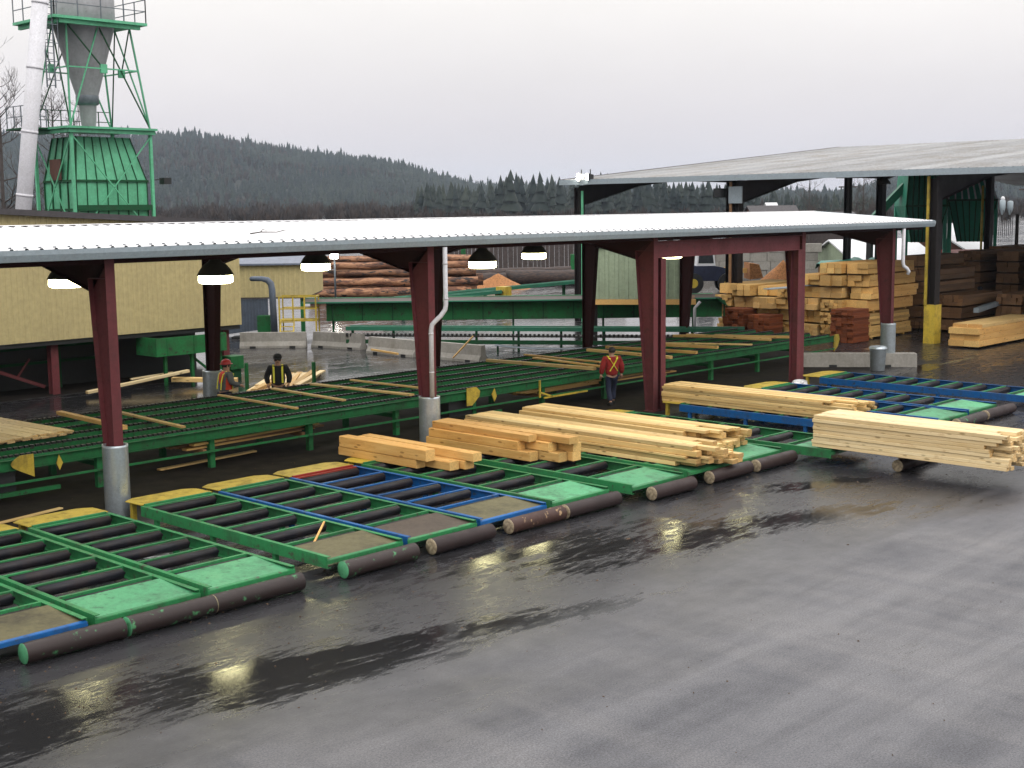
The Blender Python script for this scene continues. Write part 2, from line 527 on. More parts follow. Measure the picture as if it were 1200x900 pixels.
    base = t.mix(film, dry_c, damp_c)
    base = t.mix(roofed, base, t.mix(t.rng(mid, .35, .65), (.009, .008, .007), (.022, .018, .015)))  # shade under the shed and tan building painted into the dry ground colour
    base = t.mix(wet, base, (.016, .016, .017))
    r = t.mix(film, t.mix(t.rng(lane, .35, .65), .60, .46), t.mix(t.rng(t.math('ADD', feather, t.math('MULTIPLY', t.math('SUBTRACT', mid, .5), .5)), .30, .72), .38, .24))
    r = t.mix(t.rng(mid, .3, .7), r, t.mix(1., r, .82, 'MULTIPLY'))
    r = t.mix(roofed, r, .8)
    rough = t.mix(wet, r, .06)
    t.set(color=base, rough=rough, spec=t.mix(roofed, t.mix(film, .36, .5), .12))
    bs = t.mix(wet, t.mix(film, .65, .13), .05)
    n = t.new('ShaderNodeBump')
    n.inputs['Distance'].default_value = .012
    t.lk(bs, n.inputs['Strength'])
    t.lk(t.math('ADD', fine, t.math('MULTIPLY', t.noise(w, 9., 3), .15)), n.inputs['Height'])
    t.lk(n.outputs[0], t.b.inputs['Normal'])
    return t.m
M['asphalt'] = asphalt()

def foliage(name, a, b):
    t = NT(name)
    n = t.noise(t.pos('World'), .012, 4, .6)
    n2 = t.noise(t.pos('World'), .12, 3, .6)
    c = t.mix(t.rng(t.math('ADD', n, t.math('MULTIPLY', n2, .5)), .55, .95), a, b)
    t.set(color=c, rough=.8, spec=.2)
    return t.m
M['conifer'] = foliage('conifer_foliage', (.004, .010, .011), (.028, .036, .026))
M['bare_wood'] = foliage('bare_winter_twigs', (.036, .026, .022), (.072, .052, .042))
M['hill'] = foliage('wooded_hillside', (.010, .016, .013), (.028, .026, .021))
M['twig'] = simple('dark_twigs', (.055, .045, .042), .85)

# ------------------------------------------------------------------ ground
g = MB()
S = 7000
g.add([(-S, -S, 0), (S, -S, 0), (S, S, 0), (-S, S, 0)], [(0, 1, 2, 3)])
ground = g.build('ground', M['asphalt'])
ground['kind'] = 'structure'

# ------------------------------------------------------------------ hill and far woods
def lerp_tab(x, tab):
    if x <= tab[0][0]:
        return tab[0][1]
    for (a, b), (c, d) in zip(tab, tab[1:]):
        if x <= c:
            return b + (d - b) * (x - a) / (c - a)
    return tab[-1][1]
# ridge height (m) of the long hill, by sideways distance (m) across the valley
RIDGE = [(-1500, 110), (-900, 128), (-620, 122), (-545, 124), (-480, 117), (-440, 110), (-370, 98), (-300, 83),
         (-240, 78), (-180, 68), (-130, 51), (-80, 38), (0, 30), (120, 26), (260, 20), (420, 14), (560, 10), (640, 30), (720, 58), (900, 74), (1500, 90)]
def hill_h(u, d):
    rel = (d - 1150) / (2300 - 1150)
    k = max(0, min(1, rel))
    k = k * k * (3 - 2 * k)
    if d > 2300:
        k = max(0, 1 - (d - 2300) / 1500)
    nz = mnoise.noise(Vector((u * .004, d * .004, 3.1))) * 14 + mnoise.noise(Vector((u * .012, d * .012, 9.1))) * 5
    uu = u * 2300 / max(d, 900)
    return max(-.5, lerp_tab(uu, RIDGE) * k + nz * min(k, .6) * (1 - .7 * max(0, 1 - abs(d - 2300) / 250)) - .5)
us = np.linspace(-1700, 1700, 110)
ds = np.linspace(1000, 3200, 56)
v, f = [], []
for d in ds:
    for u in us:
        v.append(yard(u, d, hill_h(u, d)))
W_ = len(us)
for j in range(len(ds) - 1):
    for i in range(W_ - 1):
        f.append((j * W_ + i, j * W_ + i + 1, (j + 1) * W_ + i + 1, (j + 1) * W_ + i))
hm = MB()
hm.add(v, f, True)
hill = hm.build('hill', M['hill'])
hill['kind'] = 'structure'

def conifer_template(seed, tiers=5, seg=6):
    rnd = random.Random(seed)
    v, f = [], []
    for k in range(tiers):
        z0 = .08 + .9 * k / tiers
        z1 = min(1.0, z0 + 1.55 / tiers)
        r = .19 * (1 - k / tiers) ** .85 + .025
        n = len(v)
        a0 = rnd.random() * 6
        for s in range(seg):
            a = a0 + 2 * PI * s / seg
            q = r * rnd.uniform(.6, 1.25)
            v.append((q * math.cos(a), q * math.sin(a), z0 - rnd.uniform(0, .05)))
        v.append((rnd.uniform(-.01, .01), rnd.uniform(-.01, .01), z1))
        f += [(n + s, n + (s + 1) % seg, n + seg) for s in range(seg)]
    return np.array(v), np.array(f)
def bush_template(seed, n=26):
    """open leafless crown: a fan of thin upright slivers"""
    rnd = random.Random(seed)
    v, f = [], []
    for k in range(n):
        a = rnd.random() * 2 * PI
        lean = rnd.uniform(.05, .34)
        b = (rnd.uniform(-.04, .04), rnd.uniform(-.04, .04), rnd.uniform(0, .35))
        t = (lean * math.cos(a), lean * math.sin(a), rnd.uniform(.62, 1.) - lean * .5)
        w = rnd.uniform(.02, .05)
        i = len(v)
        v += [(b[0] - w * math.sin(a), b[1] + w * math.cos(a), b[2]), (b[0] + w * math.sin(a), b[1] - w * math.cos(a), b[2]),
              ((b[0] + t[0]) * .62 + w * 1.2, (b[1] + t[1]) * .62, (b[2] + t[2]) * .55), t]
        f += [(i, i + 1, i + 2), (i + 1, i + 3, i + 2), (i, i + 2, i + 3)]
    return np.array(v), np.array(f)
def scatter(name, mat, temps, items):
    """items: (x, y, z, height, width factor, turn)"""
    V, F, n = [], [], 0
    for i, (x, y, z, h, wf, a) in enumerate(items):
        tv, tf = temps[i % len(temps)]
        c, s_ = math.cos(a), math.sin(a)
        q = np.empty_like(tv)
        q[:, 0] = (tv[:, 0] * c - tv[:, 1] * s_) * h * wf + x
        q[:, 1] = (tv[:, 0] * s_ + tv[:, 1] * c) * h * wf + y
        q[:, 2] = tv[:, 2] * h + z
        V.append(q); F.append(tf + n); n += len(q)
    V = np.concatenate(V); F = np.concatenate(F)
    me = bpy.data.meshes.new(name)
    me.vertices.add(len(V)); me.vertices.foreach_set('co', V.ravel())
    me.loops.add(F.size); me.loops.foreach_set('vertex_index', F.ravel())
    me.polygons.add(len(F)); me.polygons.foreach_set('loop_start', np.arange(0, F.size, 3)); me.polygons.foreach_set('loop_total', np.full(len(F), 3))
    me.update()
    return link(name, me, mat)
CT = [conifer_template(s) for s in range(6)]
BT = [bush_template(s) for s in range(6)]
rnd = random.Random(5)
items, bare = [], []
for k in range(17000):
    d = 1250 + 1150 * rnd.random() ** .8
    u = rnd.uniform(-.42, .42) * d
    z = hill_h(u, d)
    patch = mnoise.noise(Vector((u * .006, d * .006, 1.7)))
    p = yard(u, d, z - 1)
    if patch > .12 and rnd.random() < .7:
        bare.append((*p, rnd.uniform(10, 17), rnd.uniform(.7, 1.2), rnd.random() * 6))
    else:
        items.append((*p, rnd.uniform(9, 21) * (1.35 if rnd.random() < .08 else 1), rnd.uniform(.8, 1.25), rnd.random() * 6))
tag_stuff = scatter('forest', M['conifer'], CT, items)
tag_stuff['kind'] = 'stuff'
tag(tag_stuff, 'dark conifer forest covering the long hill behind the mill', 'forest')
o = scatter('leafless_woodland', M['bare_wood'], BT, bare)
o['kind'] = 'stuff'
tag(o, 'brown leafless woodland patches among the conifers on the hill', 'woodland')
items, bare = [], []
for k in range(420):            # nearer belt of firs across the valley floor
    d = rnd.uniform(560, 760)
    t = rnd.uniform(-.07, .31)
    h = rnd.uniform(15, 23) * lerp_tab(t, [(-.07, .8), (0, 1.0), (.08, .95), (.14, .82), (.22, .55), (.31, .4)])
    items.append((*yard(t * d, d, 0), h, rnd.uniform(.85, 1.25), rnd.random() * 6))
o = scatter('fir_belt', M['conifer'], CT, items)
o['kind'] = 'stuff'
tag(o, 'belt of tall dark firs on the valley floor left of the grey open shed', 'forest')
for k in range(1500):
    d = rnd.uniform(420, 900)
    t = rnd.uniform(-.42, .42)
    h = rnd.uniform(7, 13) * (1.0 if t < -.05 else .8)
    bare.append((*yard(t * d, d, 0), h * d / 700, rnd.uniform(.9, 1.5), rnd.random() * 6))
o = scatter('leafless_thicket', M['bare_wood'], BT, bare)
o['kind'] = 'stuff'
tag(o, 'low brown leafless thicket along the foot of the hill', 'thicket')

def bare_tree(label, x, y, h, seed, lean=0, group='leafless trees'):
    rnd = random.Random(seed)
    root = thing('bare_tree', label, 'tree', (x, y, 0), 0, group)
    tr, br = MB(), MB()
    r0 = h * .012
    pts = [(lean * h * (k / 8) ** 2 + rnd.uniform(-.05, .05), rnd.uniform(-.06, .06), h * k / 8) for k in range(9)]
    tr.tube(pts, [r0 * (1 - .93 * k / 8) for k in range(9)], 7)
    tr.build('trunk', M['twig'], root)
    def branch(p, d, L, r, depth):
        n = 3
        q = [Vector(p)]
        dd = Vector(d)
        for k in range(n):
            dd = (dd + Vector((rnd.uniform(-.22, .22), rnd.uniform(-.22, .22), rnd.uniform(-.02, .24)))).normalized()
            q.append(q[-1] + dd * L / n)
        br.tube(q, [max(.006, r * (1 - .8 * k / n)) for k in range(n + 1)], 4, cap=False)
        if depth:
            for k in range(5):
                i = rnd.choice((1, 2, 2, 3))
                a = rnd.random() * 2 * PI
                nd = (dd * .8 + Vector((math.cos(a), math.sin(a), .35)) * .75).normalized()
                branch(q[i], nd, L * rnd.uniform(.35, .6), r * .5, depth - 1)
    for k in range(38):
        s = rnd.uniform(.16, .98)
        i = min(7, int(s * 8))
        p = Vector(pts[i]).lerp(Vector(pts[i + 1]), s * 8 - i)
        a = k * 2.4 + rnd.uniform(-.5, .5)
        L = h * (.05 + .20 * (1 - s) ** .8) * rnd.uniform(.7, 1.2)
        branch(p, (math.cos(a), math.sin(a), rnd.uniform(.25, .8)), L, r0 * .38 * (1.15 - s), 2)
    br.build('crown', M['twig'], root)
    return root
def yt(u, d):
    return yard(u, d)[:2]
bare_tree('tall leafless tree at the left edge, left of the white duct', *yt(-37.6, 99), 19.5, 3)
bare_tree('leafless tree seen between the white duct and the grey cyclone', *yt(-34.3, 101), 16.5, 4)
bare_tree('leafless tree showing through the bracing left of the cyclone cone', *yt(-35.2, 110), 15.5, 5)
bare_tree('wide leafless tree beyond the grey shed, between its two left posts', *yt(36, 160), 11.0, 8)
bare_tree('taller leafless tree beyond the grey shed, left of the green elevator leg', *yt(42.5, 160), 12.4, 9)
bare_tree('leafless tree right beside the dark post above the white roof end', *yt(46.6, 166), 11.8, 10)

# ------------------------------------------------------------------ front open shed
FX = [-9.2, 0., 9.1, 18.6, 27.25, 33.95]
REAR = 10.3
shed = thing('open_shed', 'long white-roofed open shed on oxide red steel frames over the chain conveyor', 'shed', (0, 0, 0))
def column_mesh(side):
    """tapered I column; side=1 front row (outer face at y=0, tapering inwards), -1 rear row"""
    c = MB()
    z0, zk = 0.03, 5.02
    a, b = .30, .72
    s = side
    w, tf = .22, .02
    c.prism([(-.006, s * tf, z0), (-.006, s * a, z0), (-.006, s * b, zk), (-.006, s * tf, zk + .42)], (.012, 0, 0))
    c.box(-w / 2, w / 2, *sorted((0, s * tf)), z0, zk + .44)
    n = [(-w / 2, s * a, z0), (w / 2, s * a, z0), (w / 2, s * b, zk), (-w / 2, s * b, zk)]
    c.prism(n, (0, s * tf, 0))
    c.box(-w / 2, w / 2, *sorted((s * tf, s * b)), zk - .01, zk + .01)
    c.box(-.17, .17, *sorted((s * -.04, s * (a + .06))), 0.002, .03)
    return c.mesh('column')
cf, crr = column_mesh(1), column_mesh(-1)
RZ0, RIDGE_Y, RZ1 = 5.58, 5.15, 5.95      # underside of roof at eave / ridge
def rafter_mesh():
    c = MB()
    for s in (1, -1):
        Y = lambda y: y if s == 1 else REAR - y
        top = lambda y: 5.46 + (RZ1 - RZ0) * y / RIDGE_Y - .0
        poly = [(0, Y(.0), top(0)), (0, Y(.72), 4.78), (0, Y(2.9), 5.28), (0, Y(RIDGE_Y), 5.50), (0, Y(RIDGE_Y), top(RIDGE_Y))]
        c.prism([(p[0] - .006, p[1], p[2]) for p in poly], (.012, 0, 0))
        for q0, q1 in (((.735, 4.76), (2.9, 5.27)), ((2.9, 5.27), (RIDGE_Y, 5.49))):
            c.prism([(-.11, Y(q0[0]), q0[1]), (.11, Y(q0[0]), q0[1]), (.11, Y(q1[0]), q1[1]), (-.11, Y(q1[0]), q1[1])], (0, 0, .016))
        c.prism([(-.11, Y(0), top(0)), (.11, Y(0), top(0)), (.11, Y(RIDGE_Y), top(RIDGE_Y)), (-.11, Y(RIDGE_Y), top(RIDGE_Y))], (0, 0, .016))
        c.box(-.02, .02, Y(RIDGE_Y) - .012, Y(RIDGE_Y) + .012, 5.48, 5.8)
    return c.mesh('rafter')
rm = rafter_mesh()
for x in FX:
    link('column', cf, M['oxide'], shed, (x, 0, 0))
    link('column', crr, M['oxide_shaded'], shed, (x, REAR, 0))
    link('rafter', rm, M['oxide_shaded'], shed, (x, 0, 0))
X0, X1 = -14., 36.5
pur = MB().box(X0, X1 - .1, -.03, .03, -.09, .09).mesh('purlin')
for s in (0, 1):
    for k in range(5):
        y = .25 + k * 1.15
        z = 5.56 + (RZ1 - RZ0) * y / RIDGE_Y - .02
        link('purlin', pur, M['oxide_shaded'], shed, (0, y if s == 0 else REAR - y, z))
MB().box(X0, X1 - .1, .03, .13, 5.34, 5.53).build('eave_strut', M['oxide_shaded'], shed)
MB().box(X0, X1 - .1, REAR - .13, REAR - .03, 5.34, 5.53).build('eave_strut', M['oxide_shaded'], shed)
# ribbed roof sheets, each about 0.92 m wide with three ribs
def roof_sheet(w, run, rise, pitch, rib_h, rib_w):
    c = MB()
    n = int(round(w / pitch))
    prof = []
    for k in range(n):
        a = k * pitch
        prof += [(a, 0), (a + pitch / 2 - rib_w, 0), (a + pitch / 2 - rib_w * .45, rib_h), (a + pitch / 2 + rib_w * .45, rib_h), (a + pitch / 2 + rib_w, 0)]
    prof.append((w, 0))
    v = [(x, 0, z) for x, z in prof] + [(x, run, z + rise) for x, z in prof]
    m_ = len(prof)
    c.add(v, [(i, i + 1, m_ + i + 1, m_ + i) for i in range(m_ - 1)])
    return c.mesh('roof_sheet')
OV = .42
rise = (RZ1 - RZ0) * (RIDGE_Y + OV) / RIDGE_Y
SW = .92
rs = roof_sheet(SW, RIDGE_Y + OV, rise, SW / 3, .035, .05)
rs2 = roof_sheet(SW, -(RIDGE_Y + OV), rise, SW / 3, .035, .05)
nsh = int((X1 - X0) / SW)
ZE = RZ0 + .13 - (RZ1 - RZ0) * OV / RIDGE_Y
for k in range(nsh):
    x = X1 - (k + 1) * SW
    link('roof_sheet', rs, M['roof_white'], shed, (x, -OV, ZE + (k % 2) * .003))
    link('roof_sheet', rs2, M['roof_white'], shed, (x, REAR + OV, ZE + (k % 2) * .003))
c = MB()
for s in (-1, 1):
    c.prism([(X0, RIDGE_Y, ZE + rise + .045), (X0, RIDGE_Y + s * .18, ZE + rise + .036), (X0, RIDGE_Y + s * .18, ZE + rise + .030), (X0, RIDGE_Y, ZE + rise + .038)], (X1 - X0, 0, 0))
c.build('ridge_cap', M['roof_white'], shed)
# eave gutter: upright lip, lower half folded back
def gutter(yo, s, name):
    c = MB()
    prof = [(0, .02), (.0, -.08), (.045, -.21), (.15, -.22), (.15, -.19), (.06, -.185), (.022, -.07), (.022, .02)]
    poly = [(X0, yo + s * p[0], ZE - .012 + p[1]) for p in prof]
    c.prism(poly, (X1 - X0 + .06, 0, 0))
    return c.build(name, M['fascia'], shed)
gutter(-OV - .03, 1, 'gutter')
gutter(REAR + OV + .03, -1, 'gutter')
c = MB()
for s in (-1, 1):
    y0 = RIDGE_Y + s * (RIDGE_Y + OV)
    c.prism([(X1 + .002, y0, ZE - .12), (X1 + .002, y0, ZE + .03), (X1 + .002, RIDGE_Y, ZE + rise + .05), (X1 + .002, RIDGE_Y, ZE + rise - .12)], (.03, 0, 0))
c.build('gable_trim', M['fascia'], shed)
# roof screws along the front eave
c = MB()
for k in range(nsh * 3):
    x = X1 - (k + .5) * SW / 3
    c.box(x - .022, x + .022, -OV + .05, -OV + .095, ZE + .034, ZE + .065)
o = c.build('eave_closer', M['steel'], shed)
o['kind'] = 'stuff'
# portal strut in the fourth bay with its own posts
c = MB()
c.box(18.72, 27.13, .10, .12, 4.82, 5.30)
c.box(18.72, 27.13, .0, .22, 4.80, 4.82)
c.box(18.72, 27.13, .0, .22, 5.30, 5.32)
c.build('portal_beam', M['oxide'], shed)
for x in (18.98, 27.0):
    c = MB()
    c.box(x - .012, x + .012, .02, .28, .03, 4.795)
    c.box(x - .12, x + .12, -.01, .01, .03, 4.795)
    c.box(x - .12, x + .12, .29, .31, .03, 4.795)
    c.box(x - .14, x + .14, -.03, .33, .002, .03)
    c.build('portal_post', M['oxide'], shed)
# galvanised sleeves at the column feet
def sleeve(x, y, h, r=.27):
    c = MB()
    c.lathe([(r * .98, .004), (r, .05), (r, h - .05), (r * 1.01, h), (r * .9, h), (r * .9, h - .1)], 28, sx=.95, sy=1.12)
    c.build('column_sleeve', M['galv'], shed, (x, y, 0))
for x, h in ((-9.2, 1.5), (0, 1.52), (9.1, 1.54), (33.95, 1.70)):
    sleeve(x, .16, h)
for x in (0, 9.1):
    sleeve(x, REAR - .16, 1.47, .30)
# downpipes
c = MB()
c.tube([(9.26, -.36, 5.42), (9.26, -.36, 3.95), (9.24, -.35, 3.82), (9.15, -.28, 3.66), (9.04, -.20, 3.54), (8.97, -.14, 3.44), (8.95, -.12, 3.30), (8.94, -.12, 1.56)], .062, 12)
for z in (5.0, 4.1, 3.2, 2.2):
    y = -.36 if z > 3.6 else -.12
    x = 9.26 if z > 3.6 else 8.945
    c.lathe([(.062, -.02), (.068, -.02), (.068, .02), (.062, .02)], 12, (x, y, z))
c.build('downpipe', M['white_pipe'], shed)
c = MB()
c.tube([(34.05, -.34, 5.42), (34.05, -.34, 4.1), (34.08, -.36, 3.96), (34.2, -.44, 3.86), (34.32, -.46, 3.74), (34.30, -.42, 3.62)], .07, 12)
c.build('downpipe', M['white_pipe'], shed)

# ------------------------------------------------------------------ lamps under the front shed
def lamp(label, x, y, z, lit='lamp', sc=1., group='lamps under the open shed roof', roof=5.5):
    L = thing('bay_lamp', label, 'lamp', (x, y, z), .4, group)
    c = MB()
    c.lathe([(.13, .50), (.16, .44), (.27, .36), (.37, .24), (.44, .12), (.45, .105), (.42, .105), (.35, .22), (.2, .34), (.0, .40)], 24)
    c.build('hood', M['black'], L)
    c = MB()
    c.lathe([(.41, .10), (.42, -.02), (.41, -.07), (.34, -.10), (.0, -.11)], 24)
    c.build('lens', M[lit], L)
    c = MB()
    c.lathe([(.10, .50), (.11, .52), (.11, .66), (.0, .67)], 16)
    c.tube([(0, 0, .66), (0, 0, roof - z)], .018, 8)
    c.build('ballast_housing', M['steel'], L)
    return L
lamp('bright lamp hanging left of the first red post', 1.35, 4.4, 4.74)
lamp('bright dome lamp hanging in front of the thin rear post', 4.25, 2.5, 4.75)
lamp('bright lamp hanging by the corner of the small tan annex', 9.6, 5.4, 4.77)
lamp('bright dome lamp hanging right of the post with the kinked downpipe', 13.6, 2.6, 4.74)
lamp('bright lamp in front of the brown board wall, next to the dark rear post', 18.9, 5.4, 4.77)
lamp('lamp half hidden behind the red portal beam, nearer its left end', 22.8, 2.6, 4.70)
lamp('lamp half hidden behind the red portal beam, at its right post', 28.9, 3.6, 4.70)

# ------------------------------------------------------------------ tan building on legs
B = thing('tan_building', 'long tan metal-clad mill building raised on red legs behind the conveyor', 'building', (0, 0, 0))
def siding(pts, pitch, depth, mat, name, parent, nrm):
    """ribbed cladding between a bottom edge and a top edge: pts = (p0, p1, z0a, z0b, z1a, z1b)"""
    (p0, p1, za0, za1, zb0, zb1) = pts
    p0, p1 = Vector(p0), Vector(p1)
    L = (p1 - p0).length
    n = max(1, int(L / pitch))
    prof = []
    for k in range(n):
        for t_, d_ in ((0, 0), (.42, 0), (.52, 1), (.82, 1), (.92, 0)):
            prof.append(((k + t_) / n, d_ * depth))
    prof.append((1, 0))
    nv = Vector(nrm)
    v = []
    for t_, d_ in prof:
        q = p0.lerp(p1, t_) + nv * d_
        v.append((q.x, q.y, za0 + (za1 - za0) * t_))
    for t_, d_ in prof:
        q = p0.lerp(p1, t_) + nv * d_
        v.append((q.x, q.y, zb0 + (zb1 - zb0) * t_))
    m_ = len(prof)
    return MB().add(v, [(i, i + 1, m_ + i + 1, m_ + i) for i in range(m_ - 1)]).build(name, mat, parent)
bx0, bx1, by0, by1 = -14., 16.1, 18.5, 32.
ztop = lambda x: 6.40 - (x - 6.5) * .058
siding(((bx0, by0, 0), (bx1, by0, 0), 1.95, 1.97, ztop(bx0), ztop(bx1)), .20, -.022, M['tan'], 'wall', B, (0, 1, 0))
siding(((bx1, by0, 0), (bx1, by1, 0), 1.95, 1.97, ztop(bx1), ztop(bx1)), .20, .022, M['tan'], 'wall', B, (1, 0, 0))
MB().box(bx0, bx1 - .05, by0 + .06, by1, 1.80, 1.94).build('floor_slab', M['black'], B)
c = MB()
c.prism([(bx0, by0 - .28, ztop(bx0) - .02), (bx1 + .25, by0 - .28, ztop(bx1) - .04), (bx1 + .25, by0 - .28, ztop(bx1) + .16), (bx0, by0 - .28, ztop(bx0) + .18)], (0, by1 - by0 + .5, 0))
c.build('roof', M['roof_trim'], B)
for x in (-1.2, 8.35, 15.55):
    c = MB()
    c.box(x - .14, x + .14, by0 + .30, by0 + .33, .01, 1.79)
    c.box(x - .14, x + .14, by0 + .57, by0 + .60, .01, 1.79)
    c.box(x - .01, x + .01, by0 + .33, by0 + .57, .01, 1.79)
    c.build('leg', M['oxide'], B)
c = MB()
c.bar((8.2, by0 + .9, .25), (4.6, by0 + .9, 1.75), .12, .12)
c.bar((7.2, by0 + .9, .66), (7.7, by0 + .9, 1.3), .06, .06)
c.build('brace', M['oxide'], B)
MB().box(bx0, bx1 - .4, 21.2, 21.3, 0, 1.795).build('shade_panel', M['black'], B)  # black panels added to make the space under the building dark
MB().box(bx1 - .5, bx1 - .4, 21.3, by1, 0, 1.795).build('shade_panel', M['black'], B)
# green trough machine under its edge
T = thing('infeed_trough', 'bright green steel trough on legs under the tan building edge', 'machine', (13.2, 17.6, 0))
c = MB()
c.box(-1.5, 1.55, 0, .05, 1.12, 1.80); c.box(-1.5, -1.45, .06, 1.4, 1.12, 1.80); c.box(1.5, 1.55, .06, 1.4, 1.12, 1.80); c.box(-1.44, 1.49, .06, 1.4, 1.12, 1.17)
c.build('side_plate', M['green'], T)
for x in (-1.0, .15, 1.4):
    MB().box(x - .06, x + .06, -.02, -.003, 1.13, 1.79).build('stiffener', M['green'], T)
    MB().box(x - .055, x + .055, .2, .31, 0, 1.115).build('leg', M['green'], T)
MB().bar((.1, .4, 1.1), (.9, .4, .45), .08, .08).build('brace', M['green'], T)
T = thing('drive_motor', 'small green motor box standing beside the rear post sleeve', 'machine', (15.2, 17.9, 0))
MB().box(-.3, .3, -.3, .3, .35, .85).build('housing', M['green'], T)
MB().box(-.22, .22, -.22, .22, 0, .345).build('base', M['green_dark'], T)
MB().tube([(-.55, 0, .6), (-.31, 0, .6)], .13, 14).build('motor', M['rust'], T)
T = thing('sorter_frame', 'dark green sorter frame standing deep under the tan building', 'machine', (6.4, 20.6, 0))
for x in (-3, -1, 3, 5):
    MB().box(x - .07, x + .07, -.07, .07, 0, 1.5).build('leg', M['green_dark'], T)
MB().box(-3.4, 5.5, -.1, .1, 1.505, 1.7).build('beam', M['green_dark'], T)
MB().box(-3.4, 5.5, .3, .4, .9, 1.0).build('beam', M['green_dark'], T)
T = thing('green_bench', 'low green steel bench at the left edge under the tan building', 'machine', (4.4, 17.4, 0))
MB().box(-1.5, 1., 0, .6, .88, 1.0).build('top', M['green'], T)
for x in (-1.3, .8):
    MB().box(x - .06, x + .06, .05, .17, 0, .875).build('leg', M['green'], T)

# annex with slate roof, beyond the tan building's corner
A = thing('tan_annex', 'small tan annex with slate blue roof beyond the tan building', 'building', yard(-12.2, 68), YARD_RZ)
def box_clad(parent, x0, x1, y0, y1, z0, z1, mat, pitch=.25):
    siding(((x0, y0, 0), (x1, y0, 0), z0, z0, z1, z1), pitch, -.025, mat, 'wall', parent, (0, 1, 0))
    siding(((x1, y0, 0), (x1, y1, 0), z0, z0, z1, z1), pitch, .025, mat, 'wall', parent, (1, 0, 0))
    siding(((x0, y1, 0), (x0, y0, 0), z0, z0, z1, z1), pitch, -.025, mat, 'wall', parent, (1, 0, 0))
box_clad(A, -3.2, 1.66, 0, 6, 1.98, 3.62, M['tan'])
MB().box(-3.2, 1.62, .03, 6, 1.9, 1.975).build('floor_slab', M['roof_trim'], A)
c = MB()
c.prism([(-3.3, -.25, 3.63), (-3.3, -.25, 3.72), (-3.3, 3.2, 4.25), (-3.3, 6.2, 3.72), (-3.3, 6.2, 3.63)], (5.2, 0, 0))
c.build('roof', M['slate_roof'], A)
for x in (-2.9, 1.4):
    MB().box(x - .1, x + .1, .2, .4, 0, 1.895).build('leg', M['green'], A)
siding(((-2.75, .1, 0), (-.35, .1, 0), .05, .35, 1.89, 1.89), .16, -.02, M['duct_blue'], 'panel', A, (0, 1, 0))
D = thing('bent_duct', 'blue grey inverted-L duct in front of the tan annex', 'duct', yard(-12.9, 65.8), YARD_RZ)
c = MB()
c.tube([(0, .9, 3.02), (.0, .0, 3.05), (.5, -.02, 3.05), (.78, -.02, 2.98), (.95, -.02, 2.8), (1.0, -.02, 2.5), (1.06, -.02, .02)], [.12, .12, .13, .16, .17, .17, .17], 12)
c.build('pipe', M['duct_blue'], D)
MB().box(.86, 1.26, -.2, .2, .0, .06).build('foot_plate', M['steel'], D)
D2 = thing('green_gearbox', 'green gearbox block standing under the tan annex', 'machine', yard(-12.5, 66.6), YARD_RZ)
MB().box(-.3, .35, -.3, .3, .12, 1.15).build('housing', M['green'], D2)
MB().box(-1.6, 1.0, -.4, .4, 0, .115).build('skid', M['black'], D2)
# yellow access platform
P = thing('access_platform', 'yellow railed access platform with a ladder beside the tan annex', 'platform', yard(-10.55, 64.6), YARD_RZ)
MB().box(-.85, 1.0, 0, 1.1, 1.00, 1.07).build('deck', M['yellow'], P)
for x in (-.82, -.15, .42, .97):
    MB().bar((x, .02, .0 if x in (-.82, .97) else 1.075), (x, .02, 2.18), .07, .07).build('post', M['yellow'], P)
for x in (-.82, .97):
    MB().bar((x, 1.05, 0), (x, 1.05, 2.18), .06, .06).build('post', M['yellow'], P)
for z in (1.62, 2.2):
    for y in (.02, 1.05):
        MB().bar((-.86, y, z), (1.01, y, z), .06, .06).build('rail', M['yellow'], P)
for z in (1.62, 2.2):
    MB().bar((.97, .02, z), (.97, 1.05, z), .055, .055).build('rail', M['yellow'], P)
lad = MB()
for x in (-.75, -.10):
    lad.bar((x, -.55, 0), (x, .0, 1.1), .06, .06)
for k in range(5):
    t_ = (k + .6) / 5.2
    lad.bar((-.75, -.55 + .55 * t_, 1.1 * t_), (-.10, -.55 + .55 * t_, 1.1 * t_), .045, .045)
lad.build('ladder', M['yellow'], P)

# ------------------------------------------------------------------ chip bin tower with cyclone
TX, TY, TW, TL = 15.80, 30.6, 4.0, 3.4
T = thing('chip_bin_tower', 'green chip bin tower carrying a grey cyclone cone behind the tan building', 'tower', (TX, TY, 0))
def tpart(name, mat, fn):
    c = MB(); fn(c)
    return c.build(name, mat, T)
for x in (0, TW):
    for y in (0, TL):
        tpart('post', M['green_pale'], lambda c: c.box(x - .065, x + .065, y - .065, y + .065, 0, 10.15))
tpart('platform', M['green_pale'], lambda c: (c.box(-.35, TW + .2, -.35, TL + .3, 10.16, 10.26), c.box(-.2, TW + .15, -.22, -.1, 9.98, 10.155), c.box(-.22, -.1, -.1, TL, 9.98, 10.155)))
